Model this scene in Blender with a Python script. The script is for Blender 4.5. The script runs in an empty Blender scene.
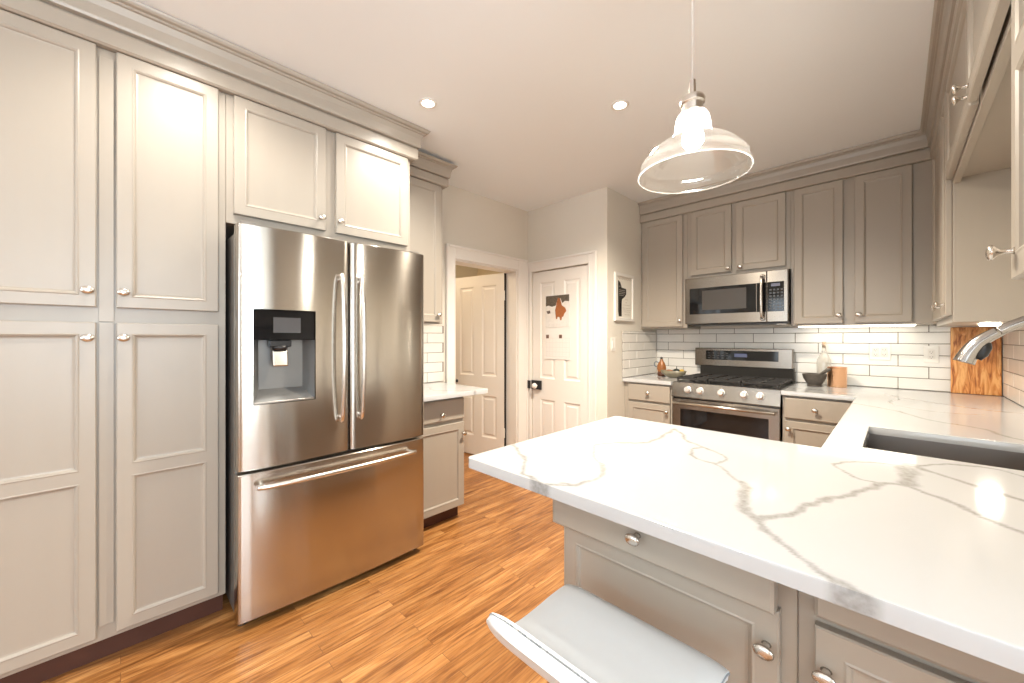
import bpy, bmesh, math, random
from mathutils import Matrix, Vector
PI = math.pi
random.seed(7)
sc = bpy.context.scene
C = sc.collection

# ---------------------------------------------------------------- camera
CAM_Z = 1.2806
cd = bpy.data.cameras.new('camera'); cam = bpy.data.objects.new('camera', cd); C.objects.link(cam)
cd.sensor_width = 36.0; cd.sensor_fit = 'HORIZONTAL'
cd.lens = 388.0 / 1024 * 36.0
cd.shift_y = -(341.5 - 338.08) / 1024
cd.clip_start = 0.02
cam.location = (0, 0, CAM_Z)
cam.rotation_euler = (PI / 2, 0, math.radians(44.754))
sc.camera = cam
# ---------------------------------------------------------------- view, world, daylight
sc.view_settings.view_transform = 'Standard'; sc.view_settings.look = 'None'
sc.view_settings.gamma = 1.0; sc.view_settings.use_curve_mapping = False
sc.view_settings.exposure = 0.12
sc.cycles.use_denoising = True
sc.cycles.max_bounces = 10; sc.cycles.diffuse_bounces = 6; sc.cycles.glossy_bounces = 5
sc.cycles.transparent_max_bounces = 16; sc.cycles.transmission_bounces = 6
sc.cycles.sample_clamp_indirect = 6.0
sc.cycles.caustics_reflective = False; sc.cycles.caustics_refractive = False
w = bpy.data.worlds.new('sky'); sc.world = w; w.use_nodes = True
bg = w.node_tree.nodes['Background']; bg.inputs[0].default_value = (0.80, 0.90, 1.0, 1); bg.inputs[1].default_value = 3.2
WARM = (1.0, 0.95, 0.86); COOL = (0.78, 0.91, 1.0)
def area(name, loc, rot, sx, sy, power, col):
    l = bpy.data.lights.new(name, 'AREA'); l.shape = 'RECTANGLE'; l.size = sx; l.size_y = sy
    l.energy = power; l.color = col
    o = bpy.data.objects.new(name, l); o.location = loc; o.rotation_euler = rot; C.objects.link(o); return o
# daylight entering by the windows of the dining end of the room (behind and right of the camera)
area('window_daylight_east', (2.94, -0.25, 1.45), (0, PI / 2, 0), 1.5, 1.6, 95, COOL)
area('window_daylight_south', (0.9, -3.42, 1.45), (-PI / 2, 0, PI), 1.6, 1.5, 18, COOL)
area('window_daylight_south_left', (-1.3, -3.42, 1.45), (-PI / 2, 0, PI), 1.6, 1.5, 18, COOL)

# ---------------------------------------------------------------- materials
def mat(name, col=(.8, .8, .8), rough=.5, metal=0.0, **kw):
    m = bpy.data.materials.new(name); m.use_nodes = True
    b = m.node_tree.nodes['Principled BSDF']
    b.inputs['Base Color'].default_value = (*col, 1); b.inputs['Roughness'].default_value = rough
    b.inputs['Metallic'].default_value = metal
    for k, v in kw.items():
        b.inputs[k].default_value = v
    return m
def nd(m, t, **kw):
    n = m.node_tree.nodes.new(t)
    for k, v in kw.items(): setattr(n, k, v)
    return n
def lk(m, a, b): m.node_tree.links.new(a, b)
def bsdf(m): return m.node_tree.nodes['Principled BSDF']
def noise_var(m, col, amt=.04, scale=3.0, stretch=(1, 1, 1), bump=0.0, bdist=.002, detail=4):
    tc = nd(m, 'ShaderNodeTexCoord'); mp = nd(m, 'ShaderNodeMapping'); mp.inputs['Scale'].default_value = stretch
    lk(m, tc.outputs['Object'], mp.inputs[0])
    n = nd(m, 'ShaderNodeTexNoise'); n.inputs['Scale'].default_value = scale; n.inputs['Detail'].default_value = detail
    lk(m, mp.outputs[0], n.inputs['Vector'])
    mx = nd(m, 'ShaderNodeMixRGB'); mx.inputs[1].default_value = (*[max(0, c * (1 - amt)) for c in col], 1)
    mx.inputs[2].default_value = (*[min(1, c * (1 + amt)) for c in col], 1)
    lk(m, n.outputs[0], mx.inputs[0]); lk(m, mx.outputs[0], bsdf(m).inputs['Base Color'])
    if bump:
        b = nd(m, 'ShaderNodeBump'); b.inputs['Strength'].default_value = bump; b.inputs['Distance'].default_value = bdist
        lk(m, n.outputs[0], b.inputs['Height']); lk(m, b.outputs[0], bsdf(m).inputs['Normal'])
    return m
GREIGE = (.365, .322, .27)
M_cab = noise_var(mat('cabinet_paint', GREIGE, .34), GREIGE, .03, 14, (1, 1, .08), .25, .0006)
M_wall = noise_var(mat('wall_paint', (.70, .665, .595), .75), (.70, .665, .595), .02, 2)
M_ceil = noise_var(mat('ceiling_paint', (.83, .865, .89), .85), (.83, .865, .89), .015, 2)
M_trim = noise_var(mat('white_trim_paint', (.78, .75, .71), .35), (.78, .75, .71), .015, 3)
M_hall = noise_var(mat('hall_paint', (.62, .52, .36), .8), (.62, .52, .36), .02, 2)
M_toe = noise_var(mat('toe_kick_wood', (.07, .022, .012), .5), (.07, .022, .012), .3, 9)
M_black = noise_var(mat('black_plastic', (.012, .012, .013), .3), (.012, .012, .013), .1, 9)
M_blackglass = mat('black_glass', (.008, .008, .009), .05)
M_iron = noise_var(mat('cast_iron', (.02, .018, .017), .55), (.02, .018, .017), .3, 60, bump=.3)
M_nickel = mat('satin_nickel', (.66, .62, .57), .25, 1.0)
M_white = mat('white_plastic', (.80, .78, .74), .35)
M_dgrey = mat('dark_grey_metal', (.27, .25, .23), .35, .7)
M_dark = mat('dark_gap', (.02, .018, .016), .9)
M_leather = noise_var(mat('white_leather', (.64, .665, .68), .4), (.64, .665, .68), .02, 40, bump=.15, bdist=.0005)
M_seam = mat('grey_piping', (.25, .27, .29), .5)
M_chrome = mat('chrome', (.8, .8, .8), .08, 1.0)
M_faucet = mat('faucet_metal', (.40, .375, .35), .2, 1.0)
M_knobw = mat('pale_metal_knob', (.82, .80, .77), .32, .7)
def steel(name, col, rough, an=.75, vertical=False):
    m = mat(name, col, rough, 1.0)
    b = bsdf(m); b.inputs['Anisotropic'].default_value = an; b.inputs['Anisotropic Rotation'].default_value = .25
    tg = nd(m, 'ShaderNodeTangent'); tg.direction_type = 'RADIAL'; tg.axis = 'Z'
    lk(m, tg.outputs[0], b.inputs['Tangent'])
    tc = nd(m, 'ShaderNodeTexCoord'); mp = nd(m, 'ShaderNodeMapping')
    mp.inputs['Scale'].default_value = (1.2, 1.2, 420)
    lk(m, tc.outputs['Object'], mp.inputs[0])
    n = nd(m, 'ShaderNodeTexNoise'); n.inputs['Scale'].default_value = 1.0; n.inputs['Detail'].default_value = 3
    lk(m, mp.outputs[0], n.inputs['Vector'])
    mr = nd(m, 'ShaderNodeMapRange'); mr.inputs[3].default_value = rough - .02; mr.inputs[4].default_value = rough + .03
    lk(m, n.outputs[0], mr.inputs[0]); lk(m, mr.outputs[0], b.inputs['Roughness'])
    return m
M_steel = steel('brushed_stainless', (.52, .485, .44), .17, .88)
M_steel2 = steel('brushed_stainless_range', (.30, .27, .235), .24, .7)
M_sink = steel('sink_stainless', (.30, .27, .25), .38, .4)
M_tile = noise_var(mat('white_glazed_tile', (.76, .74, .70), .2), (.76, .74, .70), .05, 11, bump=.12, bdist=.002, detail=1)
M_grout = noise_var(mat('grey_grout', (.17, .145, .12), .9), (.17, .145, .12), .2, 30)
def emis(name, col, s):
    m = bpy.data.materials.new(name); m.use_nodes = True
    t = m.node_tree; t.nodes.remove(t.nodes['Principled BSDF'])
    e = t.nodes.new('ShaderNodeEmission'); e.inputs[0].default_value = (*col, 1); e.inputs[1].default_value = s
    t.links.new(e.outputs[0], t.nodes['Material Output'].inputs[0]); return m
M_led = emis('led_strip', (1, .92, .77), 5)
M_puck = emis('puck_lens', (1, .93, .80), 110)
M_can = emis('downlight_lens', (1, .93, .82), 60)
M_bulb = emis('bulb_glow', (1, .95, .86), 240)

def floor_mat():
    m = mat('oak_strip_floor', (.5, .25, .08), .3); b = bsdf(m)
    tc = nd(m, 'ShaderNodeTexCoord'); sx = nd(m, 'ShaderNodeSeparateXYZ'); lk(m, tc.outputs['Object'], sx.inputs[0])
    cb = nd(m, 'ShaderNodeCombineXYZ'); lk(m, sx.outputs[1], cb.inputs[0]); lk(m, sx.outputs[0], cb.inputs[1])
    br = nd(m, 'ShaderNodeTexBrick'); br.offset = .37; br.offset_frequency = 2; br.squash = 1
    br.inputs['Scale'].default_value = 1; br.inputs['Brick Width'].default_value = .92; br.inputs['Row Height'].default_value = .057
    br.inputs['Mortar Size'].default_value = .0011; br.inputs['Mortar Smooth'].default_value = .3
    br.inputs['Color1'].default_value = (0, 0, 0, 1); br.inputs['Color2'].default_value = (1, 1, 1, 1); br.inputs['Mortar'].default_value = (.5, .5, .5, 1)
    lk(m, cb.outputs[0], br.inputs['Vector'])
    # per board offset of the grain
    ad = nd(m, 'ShaderNodeVectorMath', operation='MULTIPLY_ADD'); lk(m, br.outputs['Color'], ad.inputs[0]); ad.inputs[1].default_value = (7, 5, 3)
    lk(m, tc.outputs['Object'], ad.inputs[2])
    mp = nd(m, 'ShaderNodeMapping'); mp.inputs['Scale'].default_value = (34, 2.6, 1); lk(m, ad.outputs[0], mp.inputs[0])
    n1 = nd(m, 'ShaderNodeTexNoise'); n1.inputs['Scale'].default_value = 1.0; n1.inputs['Detail'].default_value = 6; n1.inputs['Distortion'].default_value = 1.2
    lk(m, mp.outputs[0], n1.inputs['Vector'])
    mp2 = nd(m, 'ShaderNodeMapping'); mp2.inputs['Scale'].default_value = (130, 7, 1); lk(m, ad.outputs[0], mp2.inputs[0])
    n2 = nd(m, 'ShaderNodeTexNoise'); n2.inputs['Scale'].default_value = 1.0; n2.inputs['Detail'].default_value = 3
    lk(m, mp2.outputs[0], n2.inputs['Vector'])
    cr = nd(m, 'ShaderNodeValToRGB'); e = cr.color_ramp.elements
    e[0].position = .28; e[0].color = (.18, .062, .015, 1); e[1].position = .76; e[1].color = (.54, .285, .105, 1)
    e2 = cr.color_ramp.elements.new(.5); e2.color = (.40, .175, .052, 1)
    lk(m, n1.outputs[0], cr.inputs[0])
    pb = nd(m, 'ShaderNodeMixRGB', blend_type='MULTIPLY'); pb.inputs[0].default_value = 1
    c2 = nd(m, 'ShaderNodeValToRGB'); c2.color_ramp.elements[0].color = (.78, .72, .64, 1); c2.color_ramp.elements[1].color = (1.15, 1.17, 1.2, 1)
    lk(m, br.outputs['Color'], c2.inputs[0]); lk(m, cr.outputs[0], pb.inputs[1]); lk(m, c2.outputs[0], pb.inputs[2])
    g = nd(m, 'ShaderNodeMixRGB', blend_type='MULTIPLY'); g.inputs[0].default_value = .55
    c3 = nd(m, 'ShaderNodeValToRGB'); c3.color_ramp.elements[0].position = .35; c3.color_ramp.elements[0].color = (.50, .40, .30, 1); c3.color_ramp.elements[1].position = .55; c3.color_ramp.elements[1].color = (1, 1, 1, 1)
    lk(m, n2.outputs[0], c3.inputs[0]); lk(m, pb.outputs[0], g.inputs[1]); lk(m, c3.outputs[0], g.inputs[2])
    mm = nd(m, 'ShaderNodeMixRGB'); mm.inputs[2].default_value = (.16, .06, .018, 1)
    lk(m, br.outputs['Fac'], mm.inputs[0]); lk(m, g.outputs[0], mm.inputs[1]); lk(m, mm.outputs[0], b.inputs['Base Color'])
    bp = nd(m, 'ShaderNodeBump'); bp.inputs['Strength'].default_value = .3; bp.inputs['Distance'].default_value = .0006; bp.invert = True
    lk(m, br.outputs['Fac'], bp.inputs['Height']); lk(m, bp.outputs[0], b.inputs['Normal'])
    return m
M_floor = floor_mat()
def board_mat():
    m = mat('knotty_pine', (.6, .3, .1), .4); b = bsdf(m)
    tc = nd(m, 'ShaderNodeTexCoord'); mp = nd(m, 'ShaderNodeMapping'); mp.inputs['Scale'].default_value = (30, 30, 4.5); lk(m, tc.outputs['Object'], mp.inputs[0])
    n = nd(m, 'ShaderNodeTexNoise'); n.inputs['Scale'].default_value = 1.3; n.inputs['Detail'].default_value = 6; n.inputs['Distortion'].default_value = 1.8
    lk(m, mp.outputs[0], n.inputs['Vector'])
    cr = nd(m, 'ShaderNodeValToRGB'); e = cr.color_ramp.elements; e[0].position = .33; e[0].color = (.26, .065, .010, 1); e[1].position = .62; e[1].color = (.82, .44, .16, 1)
    x = cr.color_ramp.elements.new(.45); x.color = (.62, .23, .05, 1)
    lk(m, n.outputs[0], cr.inputs[0]); lk(m, cr.outputs[0], b.inputs['Base Color']); return m
M_board = board_mat()
def quartz_mat():
    m = mat('white_quartz', (.8, .8, .8), .10); b = bsdf(m)
    at = nd(m, 'ShaderNodeAttribute'); at.attribute_name = 'vein'
    tc = nd(m, 'ShaderNodeTexCoord'); n = nd(m, 'ShaderNodeTexNoise'); n.inputs['Scale'].default_value = 90; n.inputs['Detail'].default_value = 5
    lk(m, tc.outputs['Object'], n.inputs['Vector'])
    mr = nd(m, 'ShaderNodeMapRange'); mr.inputs[1].default_value = .3; mr.inputs[2].default_value = .7; mr.inputs[3].default_value = .55; mr.inputs[4].default_value = 1.0
    lk(m, n.outputs[0], mr.inputs[0])
    mu = nd(m, 'ShaderNodeMath', operation='MULTIPLY'); lk(m, at.outputs['Fac'], mu.inputs[0]); lk(m, mr.outputs[0], mu.inputs[1])
    mx = nd(m, 'ShaderNodeMixRGB'); mx.inputs[1].default_value = (.47, .475, .48, 1); mx.inputs[2].default_value = (.25, .245, .235, 1)
    lk(m, mu.outputs[0], mx.inputs[0]); lk(m, mx.outputs[0], b.inputs['Base Color']); return m
M_quartz = quartz_mat()
def thin_glass(name, tint=(.97, .98, .98), edge=.9, milk=.10):
    m = bpy.data.materials.new(name); m.use_nodes = True; t = m.node_tree; t.nodes.remove(t.nodes['Principled BSDF'])
    tr = t.nodes.new('ShaderNodeBsdfTransparent'); tr.inputs[0].default_value = (*tint, 1)
    gl = t.nodes.new('ShaderNodeBsdfGlossy'); gl.inputs['Roughness'].default_value = .03; gl.inputs[0].default_value = (1, 1, 1, 1)
    df = t.nodes.new('ShaderNodeBsdfTranslucent'); df.inputs[0].default_value = (1, .98, .95, 1)
    lw = t.nodes.new('ShaderNodeLayerWeight'); lw.inputs[0].default_value = .35
    mr = t.nodes.new('ShaderNodeMapRange'); mr.inputs[3].default_value = .05; mr.inputs[4].default_value = edge
    t.links.new(lw.outputs['Facing'], mr.inputs[0])
    m1 = t.nodes.new('ShaderNodeMixShader'); m2 = t.nodes.new('ShaderNodeMixShader'); m2.inputs[0].default_value = milk
    t.links.new(mr.outputs[0], m1.inputs[0]); t.links.new(tr.outputs[0], m1.inputs[1]); t.links.new(gl.outputs[0], m1.inputs[2])
    t.links.new(m1.outputs[0], m2.inputs[1]); t.links.new(df.outputs[0], m2.inputs[2])
    t.links.new(m2.outputs[0], t.nodes['Material Output'].inputs[0]); return m
M_glass = thin_glass('clear_glass', edge=.42, milk=.045)
M_bottle = thin_glass('bottle_glass', (.97, .97, .96), .35, .28)

# ---------------------------------------------------------------- geometry helpers
def B(): return bmesh.new()
def box(bm, x0, x1, y0, y1, z0, z1, bev=0.0, seg=1, mi=0):
    n0 = len(bm.verts)
    if x0 > x1: x0, x1 = x1, x0
    if y0 > y1: y0, y1 = y1, y0
    if z0 > z1: z0, z1 = z1, z0
    vs = [bm.verts.new(p) for p in ((x0, y0, z0), (x1, y0, z0), (x1, y1, z0), (x0, y1, z0), (x0, y0, z1), (x1, y0, z1), (x1, y1, z1), (x0, y1, z1))]
    fs = [bm.faces.new([vs[i] for i in q]) for q in ((0, 3, 2, 1), (4, 5, 6, 7), (0, 1, 5, 4), (1, 2, 6, 5), (2, 3, 7, 6), (3, 0, 4, 7))]
    for f in fs: f.material_index = mi
    if bev > 0:
        es = list({e for f in fs for e in f.edges})
        r = bmesh.ops.bevel(bm, geom=es, offset=bev, segments=seg, affect='EDGES', profile=.5)
        for f in r['faces']: f.material_index = mi
def lathe(bm, prof, ax='Z', at=(0, 0, 0), n=24, sx=1, sy=1, mi=0, close=False):
    rings = []
    for r, h in prof:
        ring = []
        for k in range(n):
            a = 2 * PI * k / n; p = (r * math.cos(a) * sx, r * math.sin(a) * sy, h)
            if ax == 'Y': p = (p[0], p[2], p[1])
            if ax == 'X': p = (p[2], p[0], p[1])
            ring.append(bm.verts.new((p[0] + at[0], p[1] + at[1], p[2] + at[2])))
        rings.append(ring)
    for i in range(len(rings) - 1):
        for k in range(n):
            f = bm.faces.new((rings[i][k], rings[i][(k + 1) % n], rings[i + 1][(k + 1) % n], rings[i + 1][k])); f.material_index = mi; f.smooth = True
    for ring, r in ((rings[0], prof[0][0]), (rings[-1], prof[-1][0])):
        if r > 1e-5 and not close:
            f = bm.faces.new(ring); f.material_index = mi
def tube(bm, pts, rad, n=10, mi=0, sq=1.0):
    pts = [Vector(p) for p in pts]; rads = rad if isinstance(rad, (list, tuple)) else [rad] * len(pts)
    t0 = (pts[1] - pts[0]).normalized(); up = Vector((0, 0, 1)) if abs(t0.z) < .9 else Vector((1, 0, 0))
    nrm = t0.cross(up).normalized(); rings = []
    for i, p in enumerate(pts):
        if i == 0: t = pts[1] - pts[0]
        elif i == len(pts) - 1: t = pts[-1] - pts[-2]
        else: t = (pts[i + 1] - p).normalized() + (p - pts[i - 1]).normalized()
        t.normalize(); nrm = (nrm - t * nrm.dot(t)).normalized(); bi = t.cross(nrm)
        rings.append([bm.verts.new(p + (nrm * math.cos(2 * PI * k / n) + bi * math.sin(2 * PI * k / n) * sq) * rads[i]) for k in range(n)])
    for i in range(len(rings) - 1):
        for k in range(n):
            f = bm.faces.new((rings[i][k], rings[i][(k + 1) % n], rings[i + 1][(k + 1) % n], rings[i + 1][k])); f.smooth = True; f.material_index = mi
    for r in (rings[0], rings[-1]):
        f = bm.faces.new(r); f.material_index = mi
def smooth_pts(pts, k=6):
    out = []; P = [Vector(p) for p in pts]
    for i in range(len(P) - 1):
        p0 = P[max(i - 1, 0)]; p1 = P[i]; p2 = P[i + 1]; p3 = P[min(i + 2, len(P) - 1)]
        for j in range(k):
            t = j / k
            out.append(.5 * ((2 * p1) + (p2 - p0) * t + (2 * p0 - 5 * p1 + 4 * p2 - p3) * t * t + (3 * p1 - p0 - 3 * p2 + p3) * t ** 3))
    out.append(P[-1]); return out
def quad(bm, ps, mi=0):
    f = bm.faces.new([bm.verts.new(p) for p in ps]); f.material_index = mi; return f
def rring(bm, r1, b1, r2, b2, mi=0):
    (a0, a1, c0, c1), (d0, d1, e0, e1) = r1, r2
    p = [(a0, b1, c0), (a1, b1, c0), (a1, b1, c1), (a0, b1, c1)]; q = [(d0, b2, e0), (d1, b2, e0), (d1, b2, e1), (d0, b2, e1)]
    for i in range(4):
        j = (i + 1) % 4; quad(bm, (p[i], p[j], q[j], q[i]), mi)
def inset(r, d): return (r[0] + d, r[1] - d, r[2] + d, r[3] - d)
def panel_door(bm, a0, a1, c0, c1, b0, t, holes, prof=((.0, 0), (.004, .0015), (.010, -.002), (.013, -.007), (.019, -.008)), ob=.003):
    """framed door leaf in local (a = across, b = out of the face, c = up); each hole is a sunk panel with a bead"""
    R = (a0, a1, c0, c1); ri = inset(R, ob); bt = b0 + t
    A = sorted({ri[0], ri[1]} | {h[0] for h in holes} | {h[1] for h in holes}); Cc = sorted({ri[2], ri[3]} | {h[2] for h in holes} | {h[3] for h in holes})
    for i in range(len(A) - 1):
        for j in range(len(Cc) - 1):
            ma, mc = (A[i] + A[i + 1]) / 2, (Cc[j] + Cc[j + 1]) / 2
            if any(h[0] < ma < h[1] and h[2] < mc < h[3] for h in holes): continue
            quad(bm, ((A[i], bt, Cc[j]), (A[i + 1], bt, Cc[j]), (A[i + 1], bt, Cc[j + 1]), (A[i], bt, Cc[j + 1])))
    rring(bm, ri, bt, R, bt - ob); rring(bm, R, bt - ob, R, b0)
    quad(bm, ((a0, b0, c0), (a0, b0, c1), (a1, b0, c1), (a1, b0, c0)))
    for h in holes:
        pr = None
        for d, o in prof:
            cur = (inset(h, d), bt + o)
            if pr: rring(bm, pr[0], pr[1], cur[0], cur[1])
            pr = cur
        r, b = pr; quad(bm, ((r[0], b, r[2]), (r[1], b, r[2]), (r[1], b, r[3]), (r[0], b, r[3])))
def sweep(bm, path, prof, side=1):
    """profile of (out, z) swept along an XY path with mitred corners; side picks which side of the path is out"""
    P = [Vector((p[0], p[1])) for p in path]; rings = []
    nr = []
    for i in range(len(P) - 1):
        d = (P[i + 1] - P[i]).normalized(); nr.append(Vector((d.y, -d.x)) * side)
    for i, p in enumerate(P):
        if i == 0: m = nr[0]
        elif i == len(P) - 1: m = nr[-1]
        else:
            m = nr[i - 1] + nr[i]; m = m / (m.dot(nr[i]))
        rings.append([bm.verts.new((p.x + m.x * o, p.y + m.y * o, z)) for o, z in prof])
    n = len(prof)
    for i in range(len(rings) - 1):
        for k in range(n):
            bm.faces.new((rings[i][k], rings[i][(k + 1) % n], rings[i + 1][(k + 1) % n], rings[i + 1][k]))
    bm.faces.new(rings[0]); bm.faces.new(rings[-1])

WORLD = Matrix.Identity(4)
def ML(F): return Matrix(((0, 1, 0, F), (1, 0, 0, 0), (0, 0, 1, 0), (0, 0, 0, 1)))     # left side units, facing +X
def MB(F): return Matrix(((1, 0, 0, 0), (0, -1, 0, F), (0, 0, 1, 0), (0, 0, 0, 1)))    # units facing -Y
def MR(F): return Matrix(((0, -1, 0, F), (1, 0, 0, 0), (0, 0, 1, 0), (0, 0, 0, 1)))    # right side units, facing -X
def root_loc(p):
    while p.parent: p = p.parent
    return Vector(p.location)
def obj(name, bm, mats, parent=None, M=WORLD, loc=None, smooth=False, weld=True, norm=True):
    """links one mesh object; geometry is given in world coordinates and moved to the thing's base"""
    bm.transform(M)
    if weld: bmesh.ops.remove_doubles(bm, verts=bm.verts, dist=1e-5)
    if norm: bmesh.ops.recalc_face_normals(bm, faces=bm.faces)
    if smooth:
        for f in bm.faces: f.smooth = True
    org = root_loc(parent) if parent else Vector(loc if loc else (0, 0, 0))
    bmesh.ops.translate(bm, verts=bm.verts, vec=-org)
    me = bpy.data.meshes.new(name); bm.to_mesh(me); bm.free()
    for m in (mats if isinstance(mats, (list, tuple)) else [mats]): me.materials.append(m)
    o = bpy.data.objects.new(name, me); C.objects.link(o)
    if parent: o.parent = parent
    else: o.location = org
    return o
def autosm(o, ang=35):
    me = o.data
    me.shade_auto_smooth if False else None
    for p in me.polygons: p.use_smooth = True
    me.set_sharp_from_angle(angle=math.radians(ang)); return o
def thing(name, label, cat, loc, group=None):
    o = bpy.data.objects.new(name, None); o.empty_display_size = .05; C.objects.link(o); o.location = loc
    o['label'] = label; o['category'] = cat
    if group: o['group'] = group
    return o
def tag(o, label, cat, group=None, kind=None):
    o['label'] = label; o['category'] = cat
    if group: o['group'] = group
    if kind: o['kind'] = kind
    return o
def struct(name, bm, m, M=WORLD, parent=None, label=None):
    o = obj(name, bm, m, parent, M)
    if not parent: o['kind'] = 'structure'
    if label and not parent: o['label'] = label; 
    return o

# ---------------------------------------------------------------- the room shell
H = 2.60
XW, YD, XB, YW, XR = -2.733, 2.99, -1.794, 3.953, 0.483      # left wall, closet wall, closet side, back wall, right wall
DY0, DY1, DZ = 2.04, 2.83, 1.967                               # doorway to the hall
b = B(); box(b, -4.6, 3.1, -3.6, 4.2, -.06, 0)
o = struct('floor', b, M_floor, label='honey oak strip floor running toward the range wall'); o['category'] = 'floor'
b = B(); box(b, -4.6, 3.1, -3.6, 4.2, H, H + .08)
o = struct('ceiling', b, M_ceil, label='smooth off-white ceiling with recessed downlights'); o['category'] = 'ceiling'
b = B(); box(b, XW - .15, XW, -3.5, DY0, 0, H); box(b, XW - .15, XW, DY1, YD + .12, 0, H); box(b, XW - .15, XW, DY0, DY1, DZ, H)
o = struct('wall_left', b, M_wall, label='pale greige wall with the doorway to the hall'); o['category'] = 'wall'
b = B(); box(b, XW, XB - .12, YD + .045, YD + .12, 0, H); box(b, XW, -2.672, YD, YD + .045, 0, H); box(b, -1.975, XB - .12, YD, YD + .045, 0, H); box(b, -2.672, -1.975, YD, YD + .045, 1.957, H)
o = struct('wall_closet', b, M_wall, label='short pale wall around the closed white closet door'); o['category'] = 'wall'
b = B(); box(b, XB - .12, XB, YD, YW, 0, H)
o = struct('wall_closet_side', b, M_wall, label='narrow side wall carrying the framed fork print'); o['category'] = 'wall'
b = B(); box(b, XB - .12, XR + .12, YW, YW + .12, 0, H)
o = struct('wall_back', b, M_wall, label='back wall behind the range and microwave'); o['category'] = 'wall'
b = B(); box(b, XR, XR + .12, .70, YW, 0, H); box(b, XR + .12, 3.0, .70, .82, 0, H)
o = struct('wall_right', b, M_wall, label='right wall behind the sink run'); o['category'] = 'wall'
# dining end, behind the camera
def wall_with_windows(name, axis, pos, t, u0, u1, wins, label):
    b = B(); cuts = sorted(wins); prev = u0
    def bx(p0, p1, z0, z1):
        if axis == 'Y': box(b, p0, p1, pos - t, pos, z0, z1)
        else: box(b, pos, pos + t, p0, p1, z0, z1)
    for a, c, z0, z1 in cuts:
        bx(prev, a, 0, H); bx(a, c, 0, z0); bx(a, c, z1, H); prev = c
    bx(prev, u1, 0, H)
    o = struct(name, b, M_wall, label=label); o['category'] = 'wall'
wall_with_windows('wall_dining_back', 'Y', -3.5, .1, XW - .15, 3.1, [(-2.1, -.5, .7, 2.2), (.1, 1.7, .7, 2.2)], 'wall with two windows at the dining end')
wall_with_windows('wall_dining_right', 'X', 3.0, .1, -3.5, .82, [(-1.05, .55, .7, 2.2)], 'wall with one window beside the dining end')
def window_frame(n, axis, pos, a0, a1, z0, z1):
    b = B()
    def bx(p0, p1, q0, q1, d=.05):
        if axis == 'Y': box(b, p0, p1, pos - .08, pos - .08 + d, q0, q1, .003)
        else: box(b, pos + .03, pos + .03 + d, p0, p1, q0, q1, .003)
    bx(a0, a0 + .05, z0, z1); bx(a1 - .05, a1, z0, z1); bx(a0 + .05, a1 - .05, z0, z0 + .05); bx(a0 + .05, a1 - .05, z1 - .05, z1)
    bx(a0 + .05, a1 - .05, (z0 + z1) / 2 - .02, (z0 + z1) / 2 + .02)
    o = struct('window_%d' % n, b, M_trim, label='white sash window frame of the dining end'); o['category'] = 'window'
window_frame(1, 'Y', -3.5, -2.1, -.5, .7, 2.2); window_frame(2, 'Y', -3.5, .1, 1.7, .7, 2.2); window_frame(3, 'X', 3.0, -1.05, .55, .7, 2.2)
# hall beyond the doorway
b = B(); box(b, -4.6, -4.5, .9, 3.9, 0, H); box(b, -4.5, XW - .15, .9, 1.0, 0, H); box(b, -4.5, XW - .15, 3.8, 3.9, 0, H)
o = struct('wall_hall', b, M_hall, label='tan hall walls beyond the open doorway'); o['category'] = 'wall'

# door casings (trim) around both openings
def casing(n, M, a0, a1, c1, wl, wr, wt, label, d=.02):
    b = B()
    def leg(x0, x1, z0, z1):
        box(b, x0, x1, 0, d, z0, z1, .003)
    leg(a0 - wl, a0, 0, c1 + wt); leg(a1, a1 + wr, 0, c1 + wt); leg(a0, a1, c1, c1 + wt)
    box(b, a0 - wl - .0, a0 - wl + .022, d, d + .012, 0, c1 + wt, .004); 
    box(b, a1 + wr - .022, a1 + wr, d, d + .012, 0, c1 + wt, .004); box(b, a0 - wl + .022, a1 + wr - .022, d, d + .012, c1 + wt - .022, c1 + wt, .004)
    box(b, a0 - .012, a0, d, d + .004, 0, c1 + .012, .002); box(b, a1, a1 + .012, d, d + .004, 0, c1 + .012, .002); box(b, a0, a1, d, d + .004, c1, c1 + .012, .002)
    o = struct('trim_%d' % n, b, M_trim, M, label=label); o['category'] = 'door casing'; return o
casing(1, ML(XW), DY0, DY1, DZ, .096, .13, .118, 'white casing around the open doorway to the hall')
casing(2, MB(YD), -2.672, -1.975, 1.957, .058, .084, .103, 'white casing around the closed closet door')
# jamb lining of the doorway
b = B(); t = .012
box(b, XW - .15, XW, DY1 - t, DY1, 0, DZ); box(b, XW - .15, XW, DY0, DY0 + t, 0, DZ); box(b, XW - .15, XW, DY0 + t, DY1 - t, DZ - t, DZ)
o = struct('trim_3', b, M_trim, label='white jamb lining inside the hall doorway'); o['category'] = 'door jamb'
# baseboards
def base(nm, M, a0, a1, label):
    b = B(); box(b, a0, a1, 0, .014, 0, .13, .003); o = struct(nm, b, M_trim, M, label=label); o['category'] = 'baseboard'
base('baseboard_left', ML(XW), 1.80, 1.942, 'short white baseboard left of the hall doorway')
base('baseboard_side', Matrix(((0, 1, 0, XB), (1, 0, 0, 0), (0, 0, 1, 0), (0, 0, 0, 1))), YD, 3.27, 'white baseboard under the light switch')
base('baseboard_hall', ML(-4.5), 1.0, 3.8, 'white baseboard of the hall beyond the doorway')

def four_panel(bm, w, h, M_, t=.035, cols=2, z_mid=(.665, .875), top=1.84, bot=.22, st=.10, mid=.11):
    pw = (w - 2 * st - mid) / 2; hs = []
    for k in range(2):
        a = st + k * (pw + mid)
        hs.append((a, a + pw, bot, z_mid[0])); hs.append((a, a + pw, z_mid[1], top))
    panel_door(bm, 0, w, .012, h, 0, t, hs, prof=((0, 0), (.006, -.003), (.014, -.008), (.03, -.008), (.042, -.003)))
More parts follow.
